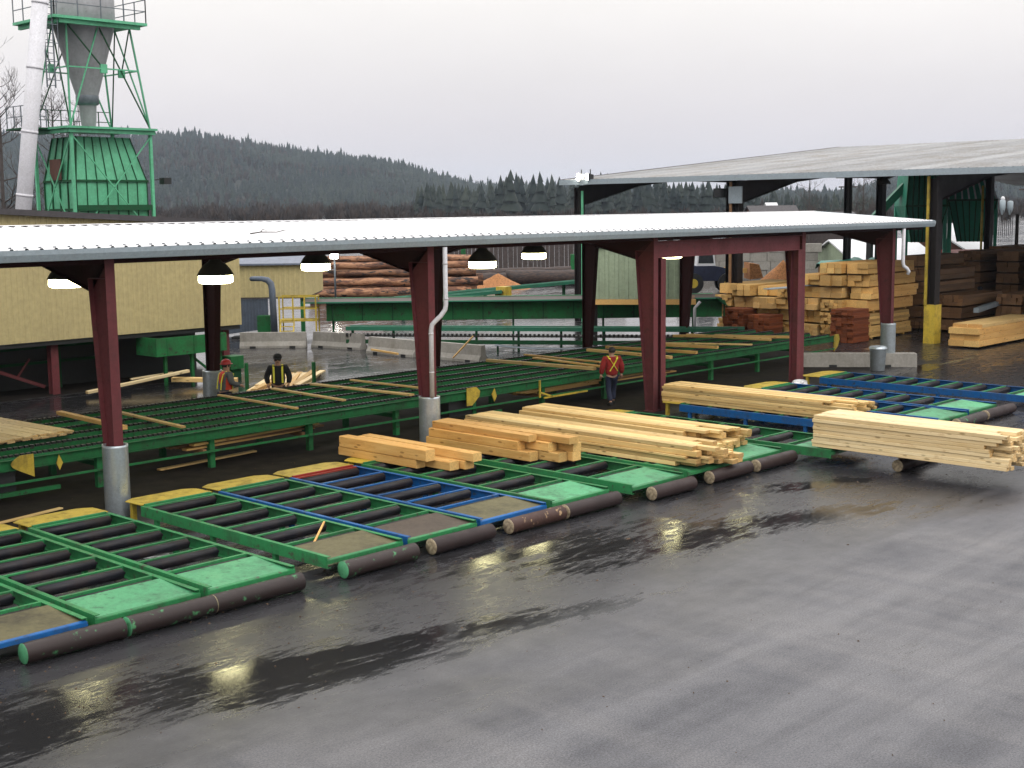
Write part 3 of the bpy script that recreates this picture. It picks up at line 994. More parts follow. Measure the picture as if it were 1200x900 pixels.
# bin body: vertical lower skirt, then battered upper walls
bz0, bz1, bz2 = 5.2, 7.85, 9.85
lo = (.25, TW - .15, .25, TL - .25)
hi = (.55, TW - .75, .6, TL - .65)
def binring(q, z):
    return [(q[0], q[2], z), (q[1], q[2], z), (q[1], q[3], z), (q[0], q[3], z)]
rings = [binring(lo, bz0), binring(lo, bz1), binring(hi, bz2)]
tpart('bin', M['green_pale'], lambda c: c.add(rings[0] + rings[1] + rings[2], [(i, (i + 1) % 4, 4 + (i + 1) % 4, 4 + i) for i in range(4)] + [(4 + i, 4 + (i + 1) % 4, 8 + (i + 1) % 4, 8 + i) for i in range(4)] + [(8, 9, 10, 11), (3, 2, 1, 0)]))
for k in range(8):
    t_ = k / 7
    x0 = lo[0] + (lo[1] - lo[0]) * t_; x1 = hi[0] + (hi[1] - hi[0]) * t_
    tpart('bin_rib', M['green_dark'], lambda c: (c.bar((x0, lo[2] - .02, bz0), (x0, lo[2] - .02, bz1), .035, .05), c.bar((x0, lo[2] - .02, bz1), (x1, hi[2] - .02, bz2), .035, .05)))
for k in range(5):
    t_ = k / 4
    y0 = lo[2] + (lo[3] - lo[2]) * t_; y1 = hi[2] + (hi[3] - hi[2]) * t_
    tpart('bin_rib', M['green_dark'], lambda c: (c.bar((lo[0] - .03, y0, bz0), (lo[0] - .03, y0, bz1), .06, .06), c.bar((lo[0] - .03, y0, bz1), (hi[0] - .03, y1, bz2), .06, .06)))
for z in (6.55, 7.85):
    tpart('bin_girt', M['green_dark'], lambda c: (c.box(lo[0] - .08, lo[1] + .05, lo[2] - .09, lo[2] - .01, z - .05, z + .05), c.box(lo[0] - .09, lo[0] - .01, lo[2], lo[3], z - .05, z + .05)))
tpart('hatch', M['rust'], lambda c: c.box(lo[0] - .14, lo[0] - .095, 1.35, 2.35, 7.9, 8.85))
for (a, b) in (((0, 0, 5.2), (TW, 0, 9.9)), ((TW, 0, 5.2), (0, 0, 9.9)), ((0, 0, 5.2), (0, TL, 9.9)), ((0, TL, 5.2), (0, 0, 9.9))):
    off = Vector((0, -.02, 0)) if a[1] == b[1] else Vector((-.02, 0, 0))
    tpart('brace', M['green_pale'], lambda c: c.bar(Vector(a) + off, Vector(b) + off, .05, .05))
tpart('beam', M['green_dark'], lambda c: c.box(.1, TW - .1, -.08, .08, 6.5, 6.75))
# upper trussed frame, battered towards the ring platform
ux0, ux1, uy0, uy1 = .2, TW - .95, .3, TL - .5
corners0 = [(0, 0), (TW, 0), (TW, TL), (0, TL)]
corners1 = [(ux0, uy0), (ux1 + .3, uy0), (ux1 + .3, uy1), (ux0, uy1)]
ZU0, ZUm, ZU1 = 10.27, 12.9, 14.85
def lerp2(a, b, t): return (a[0] + (b[0] - a[0]) * t, a[1] + (b[1] - a[1]) * t)
tm = (ZUm - ZU0) / (ZU1 - ZU0)
for i in range(4):
    a, b = corners0[i], corners1[i]
    j = (i + 1) % 4
    a2, b2 = corners0[j], corners1[j]
    mid, mid2 = lerp2(a, b, tm), lerp2(a2, b2, tm)
    cc = lerp2(mid, mid2, .5)
    ct = lerp2(b, b2, .5)
    tpart('upper_post', M['green_pale'], lambda c: c.bar((*a, ZU0), (*b, ZU1), .07, .07))
    tpart('upper_girt', M['green_pale'], lambda c: c.bar((*mid, ZUm), (*mid2, ZUm), .06, .06))
    tpart('upper_brace', M['green_pale'], lambda c: c.bar((*a, ZU0 + .02), (*ct, ZU1), .055, .055))
    tpart('upper_brace', M['green_dark'], lambda c: c.bar((*a2, ZU0 + .02), (*ct, ZU1 - .05), .055, .055))
    tpart('upper_brace', M['green_dark'], lambda c: c.bar((*cc, ZUm), (*b, ZU1 - .02), .05, .05))
    tpart('gusset', M['green_pale'], lambda c: c.box(cc[0] - .16, cc[0] + .16, cc[1] - .06, cc[1] + .06, ZUm - .2, ZUm + .2))
cxc, cyc = (ux0 + ux1 + .3) / 2, (uy0 + uy1) / 2
tpart('cyclone', M['cyclone'], lambda c: c.lathe([(.30, 10.3), (.36, 10.7), (.40, 11.4), (1.38, 14.9), (1.42, 15.2), (1.42, 16.6), (1.1, 16.8), (0, 16.9)], 28, (cxc, cyc, 0)))
tpart('cyclone_collar', M['steel'], lambda c: c.lathe([(.46, 11.35), (.52, 11.4), (.52, 11.75), (.5, 11.8)], 24, (cxc, cyc, 0)))
tpart('ring_platform', M['green_pale'], lambda c: c.box(-.75, TW - .15, -.45, TL, 14.90, 15.02))
tpart('ring_beam', M['green_pale'], lambda c: (c.box(-.4, TW - .4, -.25, -.1, 14.72, 14.895), c.box(-.5, -.35, -.1, TL, 14.72, 14.895)))
def railing(c, pts, z, h=1.05, n=4):
    for a, b in zip(pts, pts[1:]):
        for k in range(n + 1):
            q = Vector((*a, z)).lerp(Vector((*b, z)), k / n)
            c.bar(q, q + Vector((0, 0, h)), .04, .04)
        for zz in (h * .5, h):
            c.bar((*a, z + zz), (*b, z + zz), .035, .035)
tpart('railing', M['steel'], lambda c: railing(c, [(-.72, TL - .05), (-.72, -.42), (TW - .2, -.42), (TW - .2, TL - .05)], 15.02))
tpart('railing', M['green_dark'], lambda c: railing(c, [(.2, TL + .25), (TW + .1, TL + .25)], 10.27, .95, 6))
tpart('railing', M['steel'], lambda c: railing(c, [(-1.2, TL + .2), (-1.2, 1.5), (-.36, 1.5)], 10.27, .95, 3))
tpart('side_landing', M['green_dark'], lambda c: c.box(-1.25, -.36, 1.45, TL + .25, 10.17, 10.25))
def cage(c):
    for x in (-.95, -.55):
        c.bar((x, .1, 11.9), (x, .1, 16), .05, .05)
    for k in range(14):
        c.bar((-.95, .1, 12 + k * .28), (-.55, .1, 12 + k * .28), .03, .03)
    for k in range(5):
        c.bar((-1.0, -.25, 12.2 + k * .8), (-.5, -.25, 12.2 + k * .8), .03, .03)
        c.bar((-1.0, -.25, 12.2 + k * .8), (-.97, .1, 12.2 + k * .8), .03, .03)
    for x in (-1.0, -.75, -.5):
        c.bar((x, -.25, 12.2), (x, -.25, 16), .025, .025)
tpart('ladder', M['steel'], cage)
tpart('floodlight', M['black'], lambda c: (c.bar((TW + .1, -.05, 7.9), (TW + .55, -.1, 7.95), .05, .05), c.box(TW + .45, TW + .85, -.3, .1, 7.7, 8.0)))

def duct(label, a, b, r, name='blow_pipe'):
    D = thing(name, label, 'pipe', (a[0], a[1], 0))
    a, b = Vector(a), Vector(b)
    o_ = Vector((a.x, a.y, 0))
    MB().tube([a - o_, b - o_], r, 18).build('pipe', M['white_pipe'], D)
    L = (b - a).length
    for k in range(1, int(L / 2.6) + 1):
        q = a.lerp(b, k * 2.6 / L) - o_
        dd = (b - a).normalized() * .05
        MB().tube([q - dd, q + dd], r * 1.06, 18).build('flange', M['white_pipe'], D)
    return D
A_, B_ = Vector(yard(-20.75, 55, 2.)), Vector(yard(-18.55, 55, 17.5))
duct('thick white blow pipe rising in front of the green tower', A_, B_, .32)
duct('white blow pipe crossing the top left corner of the sky', yard(-23.5, 55, 14.0), yard(-18.0, 57, 17.8), .22)

# ------------------------------------------------------------------ far grey shed
F = thing('grey_open_shed', 'wide weathered grey-roofed open shed on dark posts behind the lumber stacks', 'shed', (0, 0, 0))
FY = [24., 13.4, 2.7, -8.0]
for y in FY:
    for x, top in ((43., 7.5), (58., 8.6), (73., 9.9), (88., 8.6)):
        c = MB()
        w = .24
        c.box(x - w, x + w, y - .2, y - .17, 0, top); c.box(x - w, x + w, y + .17, y + .2, 0, top); c.box(x - .02, x + .02, y - .17, y + .17, 0, top)
        c.build('post', M['brown_steel'], F)
    for (xa, xb, za, zb) in ((43., 58., 7.6, 8.86), (58., 73., 8.86, 10.1), (88., 73., 8.86, 10.1)):
        c = MB()
        zt = lambda x: za + (zb - za) * (x - xa) / (xb - xa)
        L = xb - xa
        pts = [(xa, y, zt(xa)), (xa, y, zt(xa) - 1.15), (xa + .36 * L, y, zt(xa + .36 * L) - .45), (xa + .62 * L, y, zt(xa + .62 * L) - .45), (xb, y, zt(xb) - 1.0), (xb, y, zt(xb))]
        c.prism([(q[0], q[1] - .015, q[2]) for q in pts], (0, .03, 0))
        for q0, q1 in zip(pts[1:5], pts[2:5]):
            c.prism([(q0[0], y - .15, q0[2]), (q0[0], y + .15, q0[2]), (q1[0], y + .15, q1[2]), (q1[0], y - .15, q1[2])], (0, 0, .02))
        c.build('rafter', M['brown_steel'], F)
EX, RX, EZ, RZ = 42.3, 73., 7.90, 10.5
gs = roof_sheet(1.0, 1, 0, .5, .04, .06)
def grey_sheet():
    c = MB()
    prof = []
    w, pitch, rib_h, rib_w = 1.2, .4, .04, .06
    for k in range(3):
        a = k * pitch
        prof += [(a, 0), (a + pitch / 2 - rib_w, 0), (a + pitch / 2 - rib_w * .45, rib_h), (a + pitch / 2 + rib_w * .45, rib_h), (a + pitch / 2 + rib_w, 0)]
    prof.append((w, 0))
    v = [(0, -x, z) for x, z in prof] + [(RX - EX, -x, z + RZ - EZ) for x, z in prof]
    m_ = len(prof)
    c.add(v, [(i, i + 1, m_ + i + 1, m_ + i) for i in range(m_ - 1)])
    return c.mesh('roof_sheet')
gsm = grey_sheet()
for k in range(30):
    link('roof_sheet', gsm, M['roof_grey'], F, (EX, 24.7 - k * 1.2, EZ + (k % 2) * .004))
c = MB()
c.prism([(RX, 24.7, RZ), (RX + 31, 24.7, EZ), (RX + 31, 24.7, EZ - .03), (RX, 24.7, RZ - .03)], (0, -36, 0))
c.build('rear_roof_slope', M['roof_grey'], F)
c = MB()
c.box(EX - .12, EX - .02, -11.4, 24.8, EZ - .26, EZ + .02)
c.build('gutter', M['fascia'], F)
c = MB()
c.prism([(EX - .1, 24.75, EZ - .28), (EX - .1, 24.75, EZ + .05), (RX, 24.75, RZ + .05), (RX, 24.75, RZ - .28)], (0, .08, 0))
c.build('gable_trim', M['roof_trim'], F)
for k in range(8):
    x = 43.6 + k * 3.9
    z = EZ + (RZ - EZ) * (x - EX) / (RX - EX) - .16
    MB().box(x - .06, x + .06, -11.2, 24.6, z - .1, z + .1).build('purlin', M['brown_steel'], F)
for y in (13.4, 2.7):
    MB().box(42.66, 42.74, y + .16, y + .28, 1.75 if y < 5 else 1.6, 7.6).build('conduit', M['yellow'] if y < 5 else M['brown_lumber'], F)
    c = MB()
    c.box(42.68, 43.32, y - .27, y + .27, 0, 1.78 if y < 5 else 1.6)
    c.build('post_guard', M['yellow'], F)
MB().box(42.62, 42.70, 12.9, 13.7, 6.5, 7.35).build('junction_box', M['fascia'], F)
MB().box(42.66, 42.72, 23.45, 23.6, 0, 7.3).build('conduit', M['green_pale'], F)
def flood(label, x, y, z, lit=True, rz=0., sc=1.):
    L = thing('floodlight', label, 'lamp', (x, y, z), rz, 'floodlights on the grey shed')
    c = MB(); c.add([(-.05, -.28 * sc, -.2 * sc), (-.05, .28 * sc, -.2 * sc), (-.05, .28 * sc, .2 * sc), (-.05, -.28 * sc, .2 * sc), (.3, -.16 * sc, -.1), (.3, .16 * sc, -.1), (.3, .16 * sc, .12), (.3, -.16 * sc, .12)],
        [(4, 5, 6, 7), (0, 1, 5, 4), (1, 2, 6, 5), (2, 3, 7, 6), (3, 0, 4, 7)])
    c.build('housing', M['black'], L)
    MB().box(-.07, -.051, -.25 * sc, .25 * sc, -.17 * sc, .17 * sc).build('lens', M['flood'] if lit else M['glass_dark'], L)
    MB().bar((.15, 0, .1), (.15, 0, .42), .05, .05).build('bracket', M['black'], L)
    return L
fl = flood('blazing white floodlight on the left tip of the grey shed roof', 42.25, 23.4, 8.05, True, R(-38), 1.15)
flood('second blazing floodlight beside the one on the grey roof tip', 42.25, 22.75, 8.05, True, R(-38), 1.0)
flood('unlit black floodlight hanging under the grey eave, left of the twin posts', 44.0, 15.2, 7.05, False, R(40), 1.2)
def shed_lamp(label, x, y, z):
    L = thing('hanging_lamp', label, 'lamp', (x, y, z), 0, 'lamps under the grey shed')
    MB().lathe([(.10, .42), (.14, .36), (.34, .05), (.36, 0), (.33, .0), (.12, .33), (0, .34)], 16).build('shade', M['black'], L)
    MB().lathe([(.10, .30), (.13, .22), (.1, .14), (0, .1)], 12).build('bulb', M['lamp_dim'], L)
    MB().tube([(0, 0, .42), (0, 0, .75)], .03, 6).build('stem', M['black'], L)
shed_lamp('small lit lamp under the grey eave beside the black floodlight', 46.5, 16.0, 7.35)
shed_lamp('small lit lamp under the grey eave near the green elevator leg', 46., 6.9, 7.35)

# ------------------------------------------------------------------ lumber helpers
_bm = {}
def board_mesh(w, h, L):
    key = (round(w, 3), round(h, 3), round(L, 2))
    if key not in _bm:
        c = MB()
        b = min(w, h) * .06
        sec = [(-w / 2 + b, 0), (w / 2 - b, 0), (w / 2, b), (w / 2, h - b), (w / 2 - b, h), (-w / 2 + b, h), (-w / 2, h - b), (-w / 2, b)]
        c.prism([(x, -L / 2, z) for x, z in sec], (0, L, 0))
        _bm[key] = c.mesh('board')
    return _bm[key]
def board(parent, x, y, z, w, h, L, mat, rz=0, name='board'):
    me = board_mesh(w, h, L)
    k = me.name
    key = (k, mat.name)
    if not me.materials:
        me.materials.append(mat)
    elif me.materials[0] is not mat:
        if key not in _bm:
            m2 = me.copy(); m2.materials.clear(); m2.materials.append(mat); _bm[key] = m2
        me = _bm[key]
    return link(name, me, None, parent, (x, y, z), rz)
def pack(label, loc, rz, nx, nz, bw, bh, L, mat, jit=.12, loose=0., gap=.004, cat='lumber', group='packs of lumber', name='lumber_pack', drop=0., fan=0., rnd=random, sticks=False, lens=(1.,)):
    """stack of boards; local Y is the length, origin at the foot's middle"""
    P = thing(name, label, cat, loc, rz, group)
    z = 0
    for k in range(nz):
        for i in range(nx):
            if drop and k >= nz - 1 and rnd.random() < drop:
                continue
            l_ = round(L * rnd.choice(lens), 2)
            x = (i - (nx - 1) / 2) * (bw + gap) + rnd.uniform(-loose, loose)
            y = rnd.uniform(-jit, jit) - (L - l_) * .0 - rnd.random() * fan
            board(P, x, y + (L - l_) / 2, z, bw, bh, l_, mat, rnd.uniform(-1, 1) * loose * .12)
        z += bh + .003
    return P

# ------------------------------------------------------------------ log yard beyond
def log_mesh(L, r0, r1, seed):
    rnd = random.Random(seed)
    c = MB()
    n = 9
    c.tube([(rnd.uniform(-.05, .05), -L / 2 + L * k / (n - 1), rnd.uniform(-.04, .04)) for k in range(n)], [(r0 + (r1 - r0) * k / (n - 1)) * rnd.uniform(.93, 1.07) for k in range(n)], 14)
    return c.mesh('log')
rnd = random.Random(21)
rows = ('bottom row', 'second row', 'third row', 'fourth row', 'top row')
words = ('nearest', 'second', 'third', 'fourth', 'farthest')
z = 0
for row, n in enumerate((5, 5, 4, 4, 3)):
    rr = (.46, .40, .34, .27, .24)[row]
    for k in range(n):
        r0 = rr * rnd.uniform(.7, 1.12)
        me = log_mesh(rnd.uniform(9.5, 12.5), r0 * 1.08, r0 * .86, row * 10 + k)
        d = 95 + k * 1.0 + row * .42 + rnd.uniform(-.22, .22)
        o = link('log', me, M['bark'], None, yard(-8.6 + rnd.uniform(-.9, .9), d, z + rr * 1.05), YARD_RZ + PI / 2 * (1 if rnd.random() < .6 else -1) + R(rnd.uniform(-4.5, 4.5)))
        tag(o, f'reddish brown log, {words[k]} in the {rows[row]} of the big log pile', 'log', 'logs of the big pile')
    z += rr * 1.72
dl = [log_mesh(8.2, .62, .50, 31), log_mesh(7.4, .58, .66, 32), log_mesh(5.0, .5, .5, 33)]
for i, (u, d, z, a, mm) in enumerate([(1.0, 112, .85, 4, 0), (3.2, 110.5, .62, -14, 1), (-2.8, 110, .55, 20, 2)]):
    o = link('log', dl[mm], M['dark_bark'], None, yard(u, d, z), YARD_RZ + PI / 2 + R(a))
    tag(o, ['dark barked log lying on top behind the chip heap', 'dark barked log with reddish end lying right of the chip heap', 'short dark log end poking out left of the chip heap'][i], 'log', 'dark logs by the board wall')
def heap(label, loc, r, h, mat, seed):
    c = MB()
    n = 22
    v = [(0, 0, h)]
    for j in range(1, 7):
        for k in range(n):
            a = 2 * PI * k / n
            t_ = j / 6
            q = r * t_ * (1 + .13 * mnoise.noise(Vector((math.cos(a) * 2 + seed, math.sin(a) * 2, t_))))
            v.append((q * math.cos(a), q * .7 * math.sin(a), max(-.02, h * (1 - t_) ** 1.15 + .14 * h * mnoise.noise(Vector((q * math.cos(a) * 2, q * math.sin(a) * 2, seed))) * (1 - t_))))
    f = [(0, 1 + k, 1 + (k + 1) % n) for k in range(n)]
    for j in range(5):
        f += [(1 + j * n + k, 1 + (j + 1) * n + k, 1 + (j + 1) * n + (k + 1) % n, 1 + j * n + (k + 1) % n) for k in range(n)]
    c.add(v, f, True)
    o = c.build('chip_heap', mat, None, loc, YARD_RZ)
    return tag(o, label, 'chip heap', 'heaps of wood chips')
heap('heap of orange wood chips in front of the dark logs', yard(-1.0, 105.5, 0), 2.6, 1.25, M['chips'], 1)
heap('heap of orange wood chips beyond the timber stacks', yard(20.6, 100, 0), 2.6, 2.3, M['chips'], 4)
# dark board wall, planks told apart by height and tone
W = thing('board_wall', 'tall dark brown board wall closing the log yard', 'wall', yard(-.8, 124), YARD_RZ)
rnd = random.Random(8)
x = -13.
while x < 11.5:
    w = rnd.choice((.36, .42, .5))
    MB().box(x, x + w - .03, rnd.uniform(-.04, .04), .12, 0, 4.2 + rnd.uniform(-.08, .12)).build('plank', M['dark_wall'], W)
    x += w
MB().box(-13, 11.5, .13, .3, 3.0, 3.25).build('rail', M['dark_wall'], W)
# yellow gantry
G = thing('yellow_gantry', 'yellow angled gantry frame standing in the log yard', 'gantry', yard(-5.1, 116), YARD_RZ)
for x in (-.75, .9):
    MB().box(x - .15, x + .15, -.15, .15, .0 if x > 0 else .3, 1.29).build('leg', M['yellow'], G)
MB().box(-1.2, 1.25, -.2, .2, 1.30, 1.78).build('beam', M['yellow'], G)
MB().box(.75, 1.05, -.2, .2, 1.79, 2.0).build('stop', M['yellow'], G)
G = thing('log_lift', 'green braced log lift frame beside the yellow gantry', 'machine', yard(-4.6, 118), YARD_RZ)
MB().box(.2, .6, -.2, .2, 0, 3.0).build('mast', M['green'], G)
MB().bar((-1.2, 0, 0), (.3, 0, 1.9), .2, .2).build('brace', M['green'], G)
MB().bar((-3.2, .1, 1.1), (-1.0, .1, .35), .2, .2).build('brace', M['green'], G)
MB().box(.8, 2.6, -.3, .3, .7, 1.9).build('guard', M['green'], G)
G = thing('green_cabinet', 'green steel cabinet at the right end of the board wall', 'cabinet', yard(5.9, 117), YARD_RZ)
MB().box(-.6, .9, -.4, .4, .9, 2.3).build('box', M['green'], G)
MB().box(-.4, .7, -.3, .3, 0, .895).build('stand', M['green_dark'], G)
# slanting green log chains behind the trough
for (ua, da, za, ub, db, zb, lab) in ((-7.5, 84, .75, 5.6, 92, 1.35, 'upper slanting green log chain behind the covered trough'), (-7.5, 78, .9, -.6, 84, 1.15, 'lower slanting green log chain ending in a yellow sprocket box')):
    a, b = Vector(yard(ua, da, za)), Vector(yard(ub, db, zb))
    G = thing('log_chain', lab, 'conveyor', (a.x, a.y, 0))
    o_ = Vector((a.x, a.y, 0))
    for s in (-.5, .5):
        off = Vector((math.sin(YAW), math.cos(YAW), 0)) * s
        MB().bar(a - o_ + off, b - o_ + off, .12, .22).build('side_rail', M['green_teal'], G)
    MB().bar(a - o_, b - o_, .7, .06).build('bed', M['chain'], G)
    for t_ in (.15, .5, .85):
        q = a.lerp(b, t_) - o_
        MB().box(q.x - .08, q.x + .08, q.y - .08, q.y + .08, 0, q.z - .04).build('leg', M['green_dark'], G)
    if zb < 1.2:
        q = b - o_
        MB().box(q.x - .2, q.x + .4, q.y - .5, q.y + .3, q.z - .35, q.z + .3).build('sprocket_box', M['yellow'], G)
# covered trough conveyor
C3 = thing('covered_trough', 'long covered green trough conveyor crossing behind the open shed', 'conveyor', yard(.2, 65.6), YARD_RZ)
c = MB(); c.box(-9.4, 10.3, -.02, .02, .92, 1.75); c.box(-9.4, 10.3, .0, .9, .90, .915)
c.build('side_plate', M['green'], C3)
MB().box(-9.4, 10.3, .88, .92, .92, 1.8).build('rear_plate', M['green_dark'], C3)
c = MB()
c.prism([(-10.5, -.62, 1.86), (-10.5, -.62, 1.90), (-10.5, .45, 2.02), (-10.5, 1.3, 1.90), (-10.5, 1.3, 1.86), (-10.5, .45, 1.97)], (20.4, 0, 0))
c.build('lid', M['lid_brown'], C3)
MB().box(-10.5, 9.9, .40, .50, 2.025, 2.05).build('lid_edge', M['green_plate'], C3)
MB().box(-10.5, 9.9, -.66, -.625, 1.84, 1.91).build('lid_edge', M['green_teal'], C3)
c = MB()
c.prism([(9.92, -.62, 1.88), (10.35, -.55, 1.72), (10.5, -.5, 1.45), (10.5, 1.2, 1.45), (10.35, 1.25, 1.72), (9.92, 1.3, 1.88)], (0, 0, .035))
c.build('end_hood', M['green_dark'], C3)
MB().box(-9.4, 10.3, -.05, .95, 1.76, 1.85).build('under_lid', M['brown_steel'], C3)
for k in range(14):
    x = -9.1 + k * 1.5
    MB().box(x - .03, x + .03, -.08, -.021, .93, 1.75).build('stiffener', M['green_dark'], C3)
    if k % 3 == 0:
        MB().box(x - .05, x + .05, .2, .3, 0, .895).build('leg', M['green_dark'], C3)
# lower chain conveyor in front of it
C2 = thing('low_transfer_chain', 'low green transfer conveyor with black chain in front of the covered trough', 'conveyor', yard(1.2, 59.4), YARD_RZ - R(10))
for y, z in ((0, .98), (.0, .38)):
    c = MB(); c.box(-9, 9.2, y - .06, y + .06, z - .12, z + .06)
    c.build('side_rail', M['green_teal'] if z > .5 else M['green_dark'], C2)
c = MB(); c.box(-9, 9.2, .0, .7, .58, .64)
for k in range(90):
    c.box(-9 + k * .2, -8.9 + k * .2, -.07, -.0, .58, .74)
c.build('chain', M['chain'], C2)['kind'] = 'stuff'
MB().box(-9, 9.2, .64, .76, .86, 1.04).build('side_rail', M['green_teal'], C2)
for k in range(10):
    x = -8.7 + k * 1.95
    MB().box(x - .05, x + .05, .02, .12, 0, .86).build('leg', M['green_dark'], C2)
T = thing('belt_sling', 'grey slack belt sagging under the low transfer conveyor', 'belt', yard(2.0, 58.2), YARD_RZ - R(10))
c = MB()
v, f = [], []
for k in range(13):
    t_ = k / 12
    z = .33 - .16 * math.sin(PI * t_) ** .7
    x = -2.8 + 5.2 * t_
    v += [(x, 0, z), (x, .5, z), (x, .5, z - .03), (x, 0, z - .03)]
for k in range(12):
    for q in range(4):
        f.append((k * 4 + q, k * 4 + (q + 1) % 4, (k + 1) * 4 + (q + 1) % 4, (k + 1) * 4 + q))
c.add(v, f, True)
c.build('belt', M['steel'], T)
for x in (-2.7, 2.3):
    MB().box(x - .04, x + .04, .2, .28, 0, .29).build('stand', M['green_dark'], T)
# pale green clad cabin on a timber platform
K = thing('clad_cabin', 'pale green ribbed metal cabin on a timber platform behind the red portal', 'cabin', yard(6.1, 61.5), YARD_RZ - R(9))
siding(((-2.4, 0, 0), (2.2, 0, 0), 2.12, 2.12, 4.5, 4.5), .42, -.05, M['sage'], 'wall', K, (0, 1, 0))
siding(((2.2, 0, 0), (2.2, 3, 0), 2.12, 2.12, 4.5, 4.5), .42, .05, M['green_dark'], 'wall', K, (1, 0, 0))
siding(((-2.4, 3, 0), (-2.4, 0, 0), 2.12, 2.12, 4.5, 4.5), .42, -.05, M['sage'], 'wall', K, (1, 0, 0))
MB().box(-2.6, 2.4, -.1, 3.1, 4.505, 4.6).build('roof', M['roof_trim'], K)
MB().box(-2.7, 2.5, -.08, .1, 1.86, 2.1).build('sill_beam', M['timber_yellow'], K)
MB().box(-2.6, 2.4, .11, 3, 1.9, 2.08).build('floor', M['brown_lumber'], K)
for x in (-2.3, .2, 2.0):
    MB().box(x - .1, x + .1, 1.2, 1.4, 0, 1.895).build('leg', M['brown_steel'], K)
MB().tube([(2.45, -.05, .55), (2.45, -.05, 1.7), (2.7, -.05, 2.0)], .07, 8).build('pipe', M['white_pipe'], K)

# ------------------------------------------------------------------ concrete barriers
def barrier(label, x, y, L, rz):
    c = MB()
    sec = [(-.30, 0), (.30, 0), (.29, .10), (.16, .30), (.11, .72), (-.11, .72), (-.16, .30), (-.29, .10)]
    c.prism([(-L / 2, a, b) for a, b in sec], (L, 0, 0))
    o = thing('concrete_barrier', label, 'barrier', (x, y, 0), rz, 'concrete barriers in the yard')
    c.build('block', M['concrete'], o)
    for s in (-1, 1):
        MB().box(s * L * .3 - .14, s * L * .3 + .14, -.306, -.2, .0, .09).build('lifting_slot', M['black'], o)
    return o
barrier('long concrete barrier left, in front of the blue grey duct', 23.0, 25.9, 3.1, R(-46))
barrier('concrete barrier meeting the left one end to end', 24.75, 23.2, 2.9, R(-78))
barrier('concrete barrier just right of the gap in the row', 24.45, 19.0, 3.0, R(-88))
barrier('concrete barrier nearest the rear red post, right end of the row', 24.7, 15.3, 3.2, R(-88))

